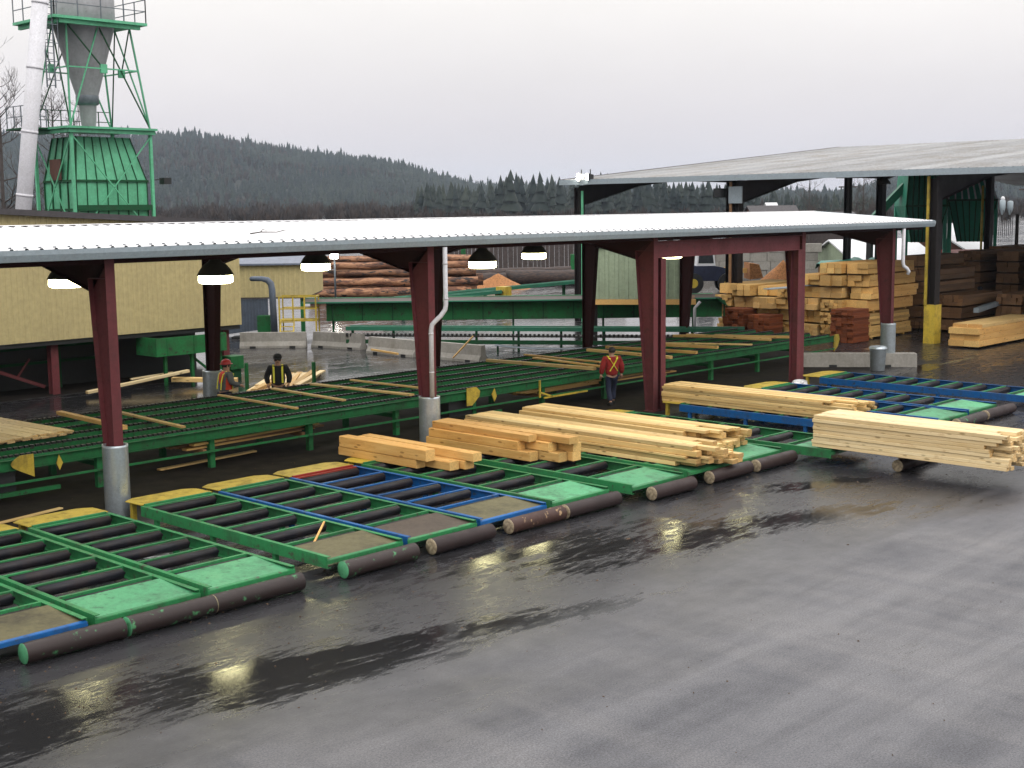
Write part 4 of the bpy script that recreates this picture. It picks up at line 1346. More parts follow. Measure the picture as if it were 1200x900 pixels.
# ------------------------------------------------------------------ roller decks
YB, YF = -.95, -7.30           # rear and front ends of the decks
def roller_mesh(L, r):
    c = MB()
    c.tube([(0, 0, 0), (L, 0, 0)], r, 18)
    c.tube([(-.06, 0, 0), (L + .06, 0, 0)], r * .3, 8)
    return c.mesh('roller')
_rol = {}
def deck(label, xl, xr, rail_l='green_deck', rail_r='green_deck', cross='green_deck', plate='green_plate', log=None, logmat='log_roll', logend=None,
         first_cross=None, yf=YF, front_edge=None, n=6, yb=YB, skip_log=False):
    D = thing('roller_deck', label, 'roller deck', (xl, 0, 0), 0, 'roller decks in front of the shed')
    w = xr - xl
    zt, zb = .40, .19
    for x, s, mm in ((0, 1, rail_l), (w, -1, rail_r)):
        c = MB()
        x0, x1 = sorted((x, x + s * .012)); c.box(x0, x1, yf + .12, yb - .15, zb, zt)
        x0, x1 = sorted((x + s * .013, x + s * .085)); c.box(x0, x1, yf + .12, yb - .15, zt - .012, zt); c.box(x0, x1, yf + .12, yb - .15, zb, zb + .012)
        c.build('side_rail', M[mm], D)
    for y in (-1.6, -3.6, -5.6):
        for x, mm in ((.02, rail_l), (w - .10, rail_r)):
            MB().box(x, x + .08, y - .05, y + .05, 0, zb - .002).build('foot', M[mm], D)
    # rear yellow plate, chamfered corners
    c = MB()
    c.prism([(.02, yb - .12, zt + .004), (.02, yb + .50, zt - .012), (.30, yb + .70, zt - .02), (w - .25, yb + .70, zt - .02), (w - .02, yb + .50, zt - .012), (w - .02, yb - .12, zt + .004)], (0, 0, .016))
    for x in (.1, w - .2):
        c.box(x, x + .1, yb + .35, yb + .45, 0, zt - .014)
    c.build('rear_plate', M['yellow'], D)
    c = MB()
    c.box(.09, w - .09, yb - .185, yb - .125, zb, zt + .03)
    c.build('rear_channel', M[first_cross or cross], D)
    y0 = yb - .42
    pitch = (abs(yf + 1.28) - abs(y0)) / (n - 1)
    Lr = round(w - .32, 2)
    if Lr not in _rol:
        _rol[Lr] = roller_mesh(Lr, .095)
    for k in range(n):
        y = y0 - k * pitch
        last = k == n - 1
        o = link('roller', _rol[Lr], M['rubber'], D, (.14, y, zt - (.112 if last else .092)))
        c = MB()
        c.box(.087, w - .087, y + .100, y + .113, zt - .055, zt + .004)
        c.box(.087, w - .087, y + .114, y + .165, zt - .009, zt + .004)
        c.build('cross_angle', M[first_cross if (k == 0 and first_cross) else cross], D)
    yl = y0 - (n - 1) * pitch
    c = MB()
    c.prism([(.09, yl - .12, zt - .012), (w - .09, yl - .12, zt - .012), (w - .02, yf + .16, zt - .075), (.02, yf + .16, zt - .075)], (0, 0, .014))
    c.build('front_plate', M[plate], D)
    c = MB()
    c.prism([(.0, yf + .118, zt - .072), (w, yf + .118, zt - .072), (w, yf + .17, zt - .058), (.0, yf + .17, zt - .058)], (0, 0, .012))
    c.box(0, w, yf + .10, yf + .117, .27, zt - .065)
    c.build('front_lip', M[front_edge or cross], D)
    if log:
        a, b = log
        rr = .155
        c = MB()
        nseg = 10
        rn = random.Random(int(a * 100))
        c.tube([(a - xl + (b - a) * k / nseg, yf - .07, rr + .012) for k in range(nseg + 1)], [rr * rn.uniform(.97, 1.02) for k in range(nseg + 1)], 22, cap=False)
        lo_ = c.build('end_log', M[logmat], D)
        for x, s in ((a - xl, -1), (b - xl, 1)):
            e_ = MB()
            e_.lathe([(rr * .99, 0), (rr * .9, .012), (0, .014)], 22)
            q = e_.mesh('log_end_face')
            q.transform(Matrix.Rotation(s * PI / 2, 4, 'Y'))
            link('log_end_face', q, M[logend] if logend else M['log_end'], lo_, (x, yf - .07, rr + .012))
        MB().box((a + b) / 2 - xl - .3, (a + b) / 2 - xl + .3, yf - .02, yf + .098, .1, .2).build('log_bracket', M[cross], D)
    return D
t = NT('log_end_grain')
n_ = t.noise(t.pos('Object'), 16., 4)
M['log_end'] = t.set(color=t.mix(t.rng(n_, .35, .65), (.16, .12, .075), (.40, .33, .22)), rough=.7)

deck('roller deck at the left edge with blue front lip and muddy plate', -6.65, -4.74, cross='green_deck', plate='worn_plate', front_edge='blue', rail_r='green_deck', log=(-5.85, -4.28), logmat='log_roll_green', logend='green_plate')
deck('green roller deck second from the left edge, pale green front plate', -4.62, -2.78, log=(-4.20, -2.68), logmat='log_roll_green', logend='green_plate')
deck('green roller deck left of the first red post, scuffed log at its front', -2.64, -.90, log=(-2.66, -.93), logmat='log_roll_green', logend='log_end')
deck('green roller deck right of the first red post with an orange stick across it', -.20, 1.56, plate='worn_plate', log=(.0, 1.68), logmat='log_roll_green', logend='green_plate')
deck('roller deck with blue left rail and dark brown front plate', 1.68, 3.48, rail_l='blue', plate='dark_plate', log=(2.10, 3.68), logmat='log_roll')
deck('blue roller deck with red rear channel and olive front plate', 3.58, 5.50, rail_l='blue', rail_r='blue', cross='blue', plate='worn_plate', first_cross='red_paint', front_edge='blue', log=(4.18, 5.77), logmat='log_roll_chip')
deck('green roller deck carrying the short orange timbers', 5.68, 7.52, log=(5.86, 7.57), logmat='log_roll')
deck('green roller deck just right of the kinked downpipe post', 7.95, 9.82, log=(8.40, 9.90), logmat='log_roll', yf=-7.6)
deck('green roller deck under the big heap of yellow boards', 10.05, 11.95, log=(10.64, 12.27), logmat='log_roll', yf=-7.55)
deck('narrow green roller deck right of the big heap of yellow boards', 12.12, 13.95, log=(12.5, 14.16), logmat='log_roll', yf=-7.6)
deck('green roller deck under the rear end of the pale board pack', 14.35, 16.2, yf=-8.75, n=7)
deck('blue roller deck carrying the board pack beside the red portal', 18.15, 20.0, rail_l='blue', rail_r='blue', cross='green_deck', yf=-8.6, n=8, yb=-1.1)
deck('blue roller deck behind the pale board pack, second from the red portal', 20.55, 22.4, rail_l='blue', rail_r='blue', cross='green_deck', log=(21.3, 23.05), logmat='log_roll_green', yf=-8.55, n=8, yb=-1.1)
deck('blue roller deck with dark log end, third from the red portal', 22.62, 24.5, rail_l='blue', rail_r='blue', cross='green_deck', log=(23.3, 25.2), logmat='log_roll', yf=-8.5, n=8, yb=-1.1)
deck('farthest blue roller deck in front of the galvanised bin', 26.35, 28.3, rail_l='blue', rail_r='blue', cross='green_deck', log=(26.6, 28.4), logmat='log_roll', yf=-9.3, n=9, yb=-1.1)

# ------------------------------------------------------------------ lumber packs on the decks
rnd = random.Random(77)
ZD = .408
L_ = M['lumber']; LP = M['lumber_pale']; TO = M['timber_orange']
P1 = thing('timber_pack', 'short pack of thick orange timbers, nearest the kinked downpipe post on its left', 'lumber', (6.62, 0, ZD), 0, 'packs of lumber')
for (x, z, w, h, ya, yb_) in ((-.36, 0, .30, .20, .25, -2.55), (-.02, 0, .30, .20, .2, -3.35), (.32, 0, .30, .2, .2, -3.5), (-.37, .204, .30, .27, .2, -2.9), (-.03, .204, .30, .2, .15, -2.3), (.33, .204, .28, .2, .2, -3.75)):
    board(P1, x, (ya + yb_) / 2, z, w, h, ya - yb_, TO, R(rnd.uniform(-.8, .8)), 'timber')
P2 = thing('timber_pack', 'pack of thick orange timbers, just right of the kinked downpipe post', 'lumber', (8.95, 0, ZD), 0, 'packs of lumber')
for (x, z, w, h, ya, yb_) in ((-.36, 0, .30, .22, -.4, -4.0), (0, 0, .30, .22, -.4, -4.6), (.36, 0, .3, .22, -.4, -4.75), (-.36, .224, .28, .22, -.5, -3.6), (-.02, .224, .30, .22, -.45, -4.3), (.34, .224, .30, .20, -.4, -4.75), (-.26, .448, .28, .16, -.5, -3.9), (.10, .448, .34, .16, -.45, -4.85)):
    board(P2, x, (ya + yb_) / 2, z, w, h, ya - yb_, TO, R(rnd.uniform(-.8, .8)), 'timber')
def loose_pack(label, x, ya, L, nx, bw, layers, mat, stag, seed, z0=ZD, cat='lumber', sticker=None):
    rn = random.Random(seed)
    P = thing('lumber_pack', label, cat, (x, 0, z0), 0, 'packs of lumber')
    z = 0
    for li, (h, frac, sh) in enumerate(layers):
        n = max(1, int(round(nx * frac)))
        for i in range(n):
            l_ = round(L - rn.choice(stag), 2)
            xx = (i - (nx - 1) / 2) * (bw + .009) + sh + rn.uniform(-.012, .012)
            y = ya - rn.uniform(0, .07) - l_ / 2
            board(P, xx, y, z + rn.uniform(0, .0015), bw, h, l_, mat, R(rn.uniform(-.35, .35)))
        z += h + .006
    return P
loose_pack('long heap of yellow boards with ragged ends, largest left of the red portal', 10.98, .05, 7.85, 7, .20, [(.10, 1, 0), (.10, 1, .02), (.05, 1, -.01), (.13, 1, 0), (.09, .72, .05)], L_, (0, .15, .3, .6, .9, .45), 5)
loose_pack('long pack of yellow boards lying right behind the ragged heap', 13.0, -.02, 6.7, 7, .20, [(.10, 1, 0), (.10, 1, .02), (.05, 1, 0), (.13, 1, -.02), (.07, .72, .1)], L_, (0, .2, .5, .8, 1.1, .1), 6)
loose_pack('squared pack of pale yellow boards on the blue deck by the red portal', 19.1, -.35, 6.6, 9, .14, [(.07, 1, 0), (.07, 1, 0), (.07, 1, 0), (.07, 1, 0), (.07, 1, 0), (.07, .9, 0), (.06, .7, .05)], L_, (0, .1, .25, .5, .8, 1.0), 7)
loose_pack('tall neat pack of pale boards jutting over the open asphalt', 15.05, -8.02, 5.0, 8, .145, [(.082, 1, 0)] * 8 + [(.085, 1, 0)], LP, (.0, .05, .1, .35, .5, .62, .2), 8, z0=.42)
o = MB().tube([(0, 0, 0), (1.9, 0, 0)], .145, 20).build('prop_log', M['log_roll'], None, (14.75, -10.2, .147))
for s, x in ((-1, 0), (1, 1.9)):
    e_ = MB(); e_.lathe([(.144, 0), (.13, .01), (0, .012)], 20); q = e_.mesh('log_end_face'); q.transform(Matrix.Rotation(s * PI / 2, 4, 'Y'))
    link('log_end_face', q, M['log_end'], o, (x, 0, 0))
tag(o, 'short round log propping the pale board pack off the asphalt', 'log')
o = thing('bearer', 'wooden bearer on the prop log under the pale board pack', 'lumber', (15.5, -10.2, .296))
board(o, 0, 0, 0, .16, .12, 1.2, M['brown_lumber'], PI / 2)
# sticks and litter on the decks
def lone(label, a, b, w, h, mat, cat='board', name='loose_board', group=None, roll=0):
    a, b = Vector(a), Vector(b)
    d = b - a
    o = thing(name, label, cat, (a + b) / 2, 0, group)
    q = board(o, 0, 0, -h / 2, w, h, round(d.length, 2), mat, 0)
    q.rotation_euler = d.to_track_quat('Y', 'Z').to_euler()
    q.location = (0, 0, 0)
    return o
lone('thin orange stick lying across the green roller deck', (1.2, -5.35, .47), (.32, -6.15, .36), .035, .03, M['timber_orange'], 'stick', 'stick')
def rag(label, x, y, z, s, seed):
    rn = random.Random(seed)
    bm_ = bmesh.new()
    bmesh.ops.create_icosphere(bm_, subdivisions=3, radius=1)
    for vv in bm_.verts:
        q = vv.co
        k = 1 + .45 * mnoise.noise(q * 1.7 + Vector((seed, 0, 0))) + .2 * mnoise.noise(q * 4)
        vv.co = Vector((q.x * s * k, q.y * s * .8 * k, (q.z * s * .42 * k)))
    me = bpy.data.meshes.new('plastic_sheet'); bm_.to_mesh(me); bm_.free()
    return tag(link('plastic_sheet', me, M['white_thing'], None, (x, y, z)), label, 'litter', 'litter on the ground')
rag('crumpled white plastic lying under the rollers left of the first red post', -1.62, -4.05, .10, .24, 3)
rag('small scrap of white plastic under the rollers near the pale front plate', -1.2, -5.15, .08, .15, 4)
rag('white crumpled bag at the foot of the right portal post', 26.2, -.55, .16, .30, 5)

# ------------------------------------------------------------------ long chain conveyor
CX0, CX1, CY0, CY1, CZ = -9., 34.6, 2.95, 7.75, 1.0
C = thing('chain_conveyor', 'long green chain conveyor running under the whole open shed', 'conveyor', (0, 0, 0))
c = MB(); c.box(CX0, CX1, CY0, CY0 + .02, CZ - .26, CZ - .02); c.box(CX0, CX1, CY0 - .07, CY0 - .001, CZ - .032, CZ - .02); c.box(CX0, CX1, CY0 - .07, CY0 - .001, CZ - .26, CZ - .248)
c.build('front_rail', M['green'], C)
for k in range(6):
    y = CY0 + .25 + (CY1 - CY0 - .3) * k / 5
    c = MB()
    c.box(CX0, CX1, y - .055, y + .055, CZ - .27, CZ - .01)
    c.build('chain_rail', M['green'] if k % 2 else M['green_deck'], C)
    c = MB()
    q = 0
    x = CX0
    while x < CX1:
        c.box(x, x + .09, y - .04, y + .04, CZ - .009, CZ + .045)
        x += .135
    c.build('chain', M['chain'], C)['kind'] = 'stuff'
k = 0
x = CX0 + .9
while x < CX1:
    for y in (CY0 + .14, (CY0 + CY1) / 2, CY1 - .14):
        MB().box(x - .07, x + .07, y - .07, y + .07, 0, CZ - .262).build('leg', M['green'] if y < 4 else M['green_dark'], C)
    MB().box(x - .06, x + .06, CY0 + .22, CY1 - .22, CZ - .50, CZ - .38).build('cross_beam', M['green_dark'], C)
    x += 3.1
c = MB(); c.box(CX0, CX1, CY0 - .06, CY0 - .01, .42, .47); c.box(CX0, CX1, CY0 - .009, CY0 + .06, .42, .43)
c.build('lower_rail', M['green'], C)
MB().box(CX0, CX1, CY1 - .1, CY1 - .04, .42, .48).build('lower_rail', M['green_dark'], C)
def guard(x, s=1.):
    c = MB()
    n = 10
    pts = [(x + .26 * s, CY0 - .09, CZ + .06)] + [(x + .26 * s, CY0 - .09, CZ - .46)] + [(x - .05 - .22 * math.sin(PI * k / n) * s, CY0 - .09, CZ - .30 + .36 * k / n) for k in range(n + 1)]
    c.prism(pts, (0, .03, 0))
    c.build('chain_guard', M['yellow'], C)
guard(-.75)
def guard2(x, z=CZ):
    c = MB()
    c.prism([(x - .22, CY0 - .09, z + .08), (x + .18, CY0 - .09, z + .08), (x + .34, CY0 - .09, z - .06), (x + .30, CY0 - .09, z - .22), (x, CY0 - .09, z - .46), (x - .22, CY0 - .09, z - .46)], (0, .03, 0))
    c.build('chain_guard', M['yellow'], C)
guard2(13.35)
c = MB(); c.prism([(.05, CY0 - .09, .76), (.12, CY0 - .09, .95), (.2, CY0 - .09, .76), (.12, CY0 - .09, .6)], (0, .03, 0)); c.build('chain_guard', M['yellow'], C)
c = MB(); c.prism([(14.2, CY0 - .09, .78), (14.32, CY0 - .09, .95), (14.4, CY0 - .09, .7), (14.3, CY0 - .09, .55)], (0, .03, 0)); c.build('chain_guard', M['yellow'], C)
c = MB(); c.prism([(CX1 + .05, CY0, 1.02), (CX1 + .42, CY0, 1.02), (CX1 + .5, CY0, .8), (CX1 + .36, CY0, .5), (CX1 + .05, CY0, .32)], (0, .04, 0)); c.build('chain_guard', M['yellow'], C)
# yellow and green toe bracket on the lower rail
c = MB(); c.bar((16.3, CY0 - .14, 1.0), (16.3, CY0 - .14, .45), .05, .05); c.bar((16.3, CY0 - .14, .62), (16.9, CY0 - .14, .42), .05, .05); c.bar((16.5, CY0 - .14, .42), (18.6, CY0 - .14, .42), .05, .05)
c.build('toe_bracket', M['yellow'], C)
for x in (-1.6, 12.9):
    MB().box(x - .35, x + .75, CY0 + .1, CY0 + .6, .25, .72).build('drive_unit', M['black'], C)
    MB().box(x + .2, x + 1.7, CY0 - .12, CY0 - .02, .18, .27).build('drive_frame', M['green'], C)

# boards lying across the conveyor
cb = [((10.73, 7.2), (11.05, 3.0)), ((12.1, 7.0), (12.22, 3.9)), ((9.32, 7.3), (9.12, 3.7)), ((7.48, 7.4), (7.33, 3.5)), ((2.62, 7.6), (2.45, 4.0)), ((3.94, 7.7), (3.6, 3.2)),
      ((18.3, 7.1), (18.75, 2.6)), ((20.2, 6.6), (19.6, 2.8)), ((23.0, 6.5), (22.9, 2.6)), ((20.75, 7.6), (20.6, 3.9)), ((24.2, 6.6), (24.7, 2.8)), ((27.0, 6.2), (28.6, 3.0)), ((29.2, 7.2), (31.6, 3.1)), ((29.9, 7.0), (30.2, 3.2)), ((26.0, 6.0), (26.6, 3.2)), ((31.0, 6.4), (32.0, 3.0))]
desc = ['brown topped board on the conveyor left of the kinked downpipe post', 'short board on the conveyor touching the kinked downpipe post', 'board on the conveyor right beside the worker in black', 'board on the conveyor in front of the worker in the red hard hat', 'board on the conveyor just left of the first red post', 'thin board passing behind the first red post',
        'thick board on the conveyor left of the worker in red', 'thin board on the conveyor behind the worker in red', 'board behind the head of the worker in red, reaching the portal', 'board on the conveyor above the worker in red, nearest the dark rear post', 'board on the conveyor just right of the left portal post', 'slanting board in the middle of the portal bay', 'long board slanting along the far end of the conveyor', 'upper board near the far end of the conveyor', 'board in the left half of the portal bay', 'last board before the conveyor end']
rnd = random.Random(4)
for (a, b), lab in zip(cb, desc):
    w, h = rnd.choice(((.14, .05), (.20, .05), (.16, .10), (.10, .05)))
    mm = M['lumber'] if rnd.random() < .6 else M['timber_yellow']
    lone(lab, (*a, CZ + .052 + h / 2), (*b, CZ + .052 + h / 2), w, h, mm, 'board', 'loose_board', 'boards on the chain conveyor')
# spread of pale boards at the left end of the conveyor
pb = thing('board_bundle', 'layer of pale boards spread on the conveyor at the left edge', 'lumber', (.9, 7.9, CZ + .055), R(4), 'packs of lumber')
for i in range(13):
    for k in range(2):
        board(pb, -2.4 + i * .22, rnd.uniform(-.08, .08) - .9, k * .05, .20, .045, 4.6, LP, R(rnd.uniform(-.6, .6)))
# brown boards stored on the shelf below
for i, (x, lab) in enumerate(((5.6, 'brown boards stored under the conveyor between the first two red posts'), (18.2, 'brown boards stored under the conveyor by the worker in red'), (21.6, 'brown boards stored under the conveyor behind the portal post'))):
    bsx = thing('board_bundle', lab, 'lumber', (x, CY0 + .85, .50), R(90 + rnd.uniform(-3, 3)), 'brown boards under the conveyor')
    for k in range(4):
        for j in range(5):
            board(bsx, (j - 2) * .24 + rnd.uniform(-.04, .04), rnd.uniform(-.5, .5), k * .052, .21, .05, 4.2, M['brown_lumber'] if rnd.random() < .6 else M['timber_yellow'], R(rnd.uniform(-3, 3)))
    for s in (-1.6, 1.6):
        board(bsx, 0, s, -.1, .10, .10, 1.5, M['brown_lumber'], PI / 2, 'bearer')
lone('curved pale offcut lying on the asphalt at the left edge', (-2.9, 1.0, .03), (-.6, 1.5, .03), .12, .03, L_, 'board')
lone('pale board lying on the dark ground under the conveyor, near side', (3.1, 3.6, .03), (6.2, 3.9, .03), .16, .04, L_, 'board')
lone('long pale board leaning up from the ground under the tan building', (8.7, 17.3, .12), (12.75, 17.2, .50), .20, .10, LP, 'board')
lone('shorter pale board on the ground behind the rear post sleeve', (12.3, 17.6, .16), (14.0, 15.9, .10), .3, .16, L_, 'board')
lone('white board standing out under the rear of the conveyor, left', (11.0, 18.3, .3), (12.6, 18.0, .42), .14, .05, LP, 'board')
# loose pile of boards behind the two workers
pb = thing('board_bundle', 'untidy pile of pale boards on the ground behind the two workers', 'lumber', (15.3, 14.6, .02), R(-47), 'packs of lumber')
for k in range(3):
    for j in range(7):
        board(pb, (j - 3) * .25 + rnd.uniform(-.06, .06), rnd.uniform(-.7, .7), k * .062, .22, .06, 4.2, LP if rnd.random() < .6 else M['timber_yellow'], R(rnd.uniform(-5, 5)))
for j, (x, y) in enumerate(((13.3, 14.3), (15.0, 12.6))):
    o = thing('stake', ('green steel stake by the worker in the red hard hat', 'green steel stake between the two workers')[j], 'stake', (x, y, 0), 0, 'stakes by the board pile')
    MB().box(-.05, .05, -.05, .05, 0, 1.0).build('shaft', M['green'], o)
    MB().box(-.14, .14, -.14, .14, 0, .012).build('foot', M['green'], o)
lone('stick leaning on a green stake in front of the right barrier', (23.2, 13.9, .3), (24.1, 13.6, 1.15), .07, .05, M['timber_yellow'], 'stick', 'stick')
lone('yellow stick lying against the middle barrier', (23.9, 18.1, .1), (24.0, 20.0, .16), .08, .08, M['timber_yellow'], 'stick', 'stick')

# ------------------------------------------------------------------ galvanised bin and kerb block by the end post
o = thing('galvanised_bin', 'galvanised bin with lid beside the end post sleeve', 'bin', (32.2, -.35, 0))
c = MB()
c.lathe([(.26, .01), (.27, .03), (.32, .84), (.33, .86), (.33, .88)], 26)
for k in range(0):
    pass
c.build('body', M['galv'], o)
MB().lathe([(.35, .86), (.35, .90), (.30, .95), (.08, .99), (.0, .99)], 26).build('lid', M['galv'], o)
o = thing('kerb_block', 'low concrete kerb block behind the galvanised bin', 'barrier', (33.1, .95, 0), R(-52))
c = MB(); c.prism([(-2.2, -.32, 0), (-2.2, .32, 0), (-2.2, .28, .52), (-2.2, -.28, .52)], (4.4, 0, 0))
c.build('block', M['concrete'], o)
MB().box(-1.2, -.9, -.335, -.1, 0, .09).build('lifting_slot', M['black'], o)
MB().box(.9, 1.2, -.335, -.1, 0, .09).build('lifting_slot', M['black'], o)
# painted line
o = MB().box(35.5, 38.6, -1.33, -1.27, .004, .006).build('painted_line', M['worn_line'])
o['kind'] = 'structure'

# ------------------------------------------------------------------ timber stacks at the grey shed
rnd = random.Random(15)
TY_ = M['timber_yellow']
styles = {'timber': (2, 1, .55, .50), 'timber4': (2, 2, .55, .25), 'mid': (3, 2, .36, .26), 'board': (5, 4, .21, .13), 'wide': (2, 2, .55, .27)}
cols = [(13.55, 4, 'outer left'), (12.35, 4, 'second'), (11.15, 4, 'third'), (9.95, 4, 'fourth'), (8.75, 5, 'fifth'), (7.45, 6, 'sixth'), (6.2, 6, 'rightmost')]
tier = ('bottom tier', 'second tier', 'third tier', 'fourth tier', 'fifth tier', 'top tier')
sty = {'timber': 'two broad timbers', 'timber4': 'four squared timbers', 'mid': 'six squared timbers', 'board': 'narrow boards', 'wide': 'four flat timbers'}
for ci, (y, n, cn_) in enumerate(cols):
    z = .10
    for k in range(n):
        s = rnd.choice(('timber', 'timber4', 'mid', 'board', 'wide', 'timber4'))
        if k == 0:
            s = 'board'
        nx, nz, bw, bh = styles[s]
        mm = rnd.choice((TY_, TY_, L_, TO))
        L = 4.6
        tone = {TY_.name: 'yellow', L_.name: 'pale', TO.name: 'orange'}[mm.name]
        P = pack(f'{tone} pack of {sty[s]}, {tier[k]} of the {cn_} yellow stack', (42.15 + L / 2 + rnd.uniform(-.3, .45), y + rnd.uniform(-.09, .09), z), PI / 2, nx, nz, bw, bh * rnd.uniform(.9, 1.1), L, mm, .10, .012, .012, group='timber stacks by the grey shed', rnd=rnd)
        for q in (-1.6, 1.6):
            board(P, 0, q, -.075, .09, .07, 1.1, TY_, PI / 2, 'sticker')
        z += nz * (bh + .003) + .085
for (y, z, nx, nz, x, lab) in ((12.25, 0.02, 3, 5, 41.0, 'left red cedar pack in front of the timber stacks'), (10.75, .02, 3, 4, 41.0, 'middle red cedar pack with a pale board ledge, left of the portal post'), (5.95, .02, 3, 6, 40.7, 'tall dark red cedar pack at the right corner of the timber stacks')):
    pack(lab, (x + .6, y, z), PI / 2, nx + 1, nz * 2, .29, .125, 1.25 if y > 6.5 else 1.5, M['cedar'], .07, .015, group='red cedar packs', rnd=rnd)
pack('squared pack of long yellow timbers right of the yellow post guard', (44.9, .55, .10), PI / 2, 2, 3, .70, .27, 6.4, M['timber_orange'], .08, .01, group='packs of lumber', rnd=rnd)
o = pack('flat yellow timbers topping the pack right of the yellow post guard', (45.1, .55, .925), PI / 2, 2, 1, .66, .15, 6.2, M['lumber'], .1, .02, group='packs of lumber', rnd=rnd)
lone('pale sheet of metal jutting out on top of the timber stacks by the portal post', (40.4, 9.9, 2.36), (46.0, 9.0, 2.42), .5, .05, M['fascia'], 'sheet', 'metal_sheet')
lone('long white beam lying behind the yellow post guard', (46.5, 2.2, 1.2), (52.5, 3.4, 1.25), .25, .22, M['fascia'], 'beam', 'steel_beam')
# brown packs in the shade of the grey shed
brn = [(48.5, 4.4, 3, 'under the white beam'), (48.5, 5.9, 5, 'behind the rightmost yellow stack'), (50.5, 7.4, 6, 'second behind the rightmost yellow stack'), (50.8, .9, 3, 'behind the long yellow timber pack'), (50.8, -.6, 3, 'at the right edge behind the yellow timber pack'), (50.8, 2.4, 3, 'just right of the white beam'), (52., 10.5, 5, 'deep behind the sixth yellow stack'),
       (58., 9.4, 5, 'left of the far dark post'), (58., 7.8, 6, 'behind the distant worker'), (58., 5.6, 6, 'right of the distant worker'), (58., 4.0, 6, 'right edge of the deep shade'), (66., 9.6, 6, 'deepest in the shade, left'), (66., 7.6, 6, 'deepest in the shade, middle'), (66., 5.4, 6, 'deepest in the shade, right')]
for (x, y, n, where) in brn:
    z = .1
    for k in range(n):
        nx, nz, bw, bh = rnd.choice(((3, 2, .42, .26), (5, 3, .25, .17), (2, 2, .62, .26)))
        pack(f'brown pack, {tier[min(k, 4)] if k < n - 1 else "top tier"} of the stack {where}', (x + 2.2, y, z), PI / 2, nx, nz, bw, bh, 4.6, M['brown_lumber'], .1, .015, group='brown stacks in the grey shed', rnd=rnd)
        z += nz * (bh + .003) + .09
heap('low scrap heap of brown offcuts by the yellow post guard', (39.2, 3.5, 0), .55, .16, M['brown_lumber'], 9)
o = thing('covered_stack', 'lumber stack under a teal tarpaulin above the timber stacks', 'lumber', yard(24.7, 96), YARD_RZ)
MB().box(-2.1, 2.3, -1.2, 1.2, 0, 1.9).build('stack', M['brown_lumber'], o)
c = MB()
v, f = [], []
for j in range(7):
    for i in range(15):
        x = -2.3 + 4.8 * i / 14
        y = -1.35 + 2.7 * j / 6
        edge = 1 if j in (0, 6) else 0
        v.append((x, y, 2.35 + .35 * mnoise.noise(Vector((x * .9, y, 4))) - .5 * edge - .25 * (1 if i in (0, 14) else 0)))
for j in range(6):
    for i in range(14):
        f.append((j * 15 + i, j * 15 + i + 1, (j + 1) * 15 + i + 1, (j + 1) * 15 + i))
c.add(v, f, True)
q = c.build('tarpaulin', M['tarp'], o)
sm = q.modifiers.new('thick', 'SOLIDIFY'); sm.thickness = .03

# ------------------------------------------------------------------ clutter beyond the grey shed
def house(label, u, d, w, l, h, rh, wall, roof, rz=0, name='outbuilding', cat='building', windows=()):
    H = thing(name, label, cat, yard(u, d), YARD_RZ + rz)
    c = MB(); c.box(-w / 2, w / 2, 0, l, 0, h); c.prism([(-w / 2, .0, h + .001), (-w / 2, l, h + .001), (-w / 2, l / 2, h + rh)], (w, 0, 0))
    c.build('wall', wall, H)
    c = MB()
    c.prism([(-w / 2 - .3, -.4, h - .06), (-w / 2 - .3, l / 2, h + rh + .02), (-w / 2 - .3, l + .4, h - .06), (-w / 2 - .3, l + .4, h + .08), (-w / 2 - .3, l / 2, h + rh + .16), (-w / 2 - .3, -.4, h + .08)], (w + .6, 0, 0))
    c.build('roof', roof, H)
    for (x, z, ww, hh) in windows:
        fr = MB().box(x - ww / 2, x + ww / 2, -.05, -.005, z, z + hh).build('window', M['fascia'], H)
        MB().box(x - ww / 2 + .08, x + ww / 2 - .08, -.07, -.052, z + .08, z + hh - .08).build('pane', M['glass_dark'], fr)
    return H
house('low shed with pale grey metal roof beyond the timber stacks', 32.6, 112, 7.5, 9, 1.5, 1.7, M['sage'], M['tent_white'], R(12))
house('white roofed house with brown walls beyond the grey shed', 41.5, 118, 5.5, 7, 2.2, 2.2, M['rust'], M['tent_white'], R(50))
house('small white site office with a red roof edge', 36.2, 106, 2.8, 2.5, 2.2, .3, M['tent_white'], M['red_paint'], 0, windows=((.2, .75, .9, .9),))
H = thing('white_door_panel', 'plain white container end right of the site office', 'container', yard(38.6, 106), YARD_RZ)
MB().box(-.8, .8, 0, 2.5, .1, 2.5).build('body', M['fascia'], H)
MB().box(-.78, .78, .1, 2.4, 0, .098).build('base', M['black'], H)
house('distant house with a steep dark gable beyond the grey shed', 34., 165, 6.5, 6, 3.2, 3.0, M['rust'], M['roof_trim'], R(20))
house('distant low house with a white chimney block', 40., 168, 7, 5, 4.3, 1.0, M['dark_wall'], M['roof_trim'], R(-10))
house('faint distant white-roofed hut on the valley floor', 79, 400, 3.2, 3, 5.4, 1.6, M['sage'], M['tent_white'], R(10))
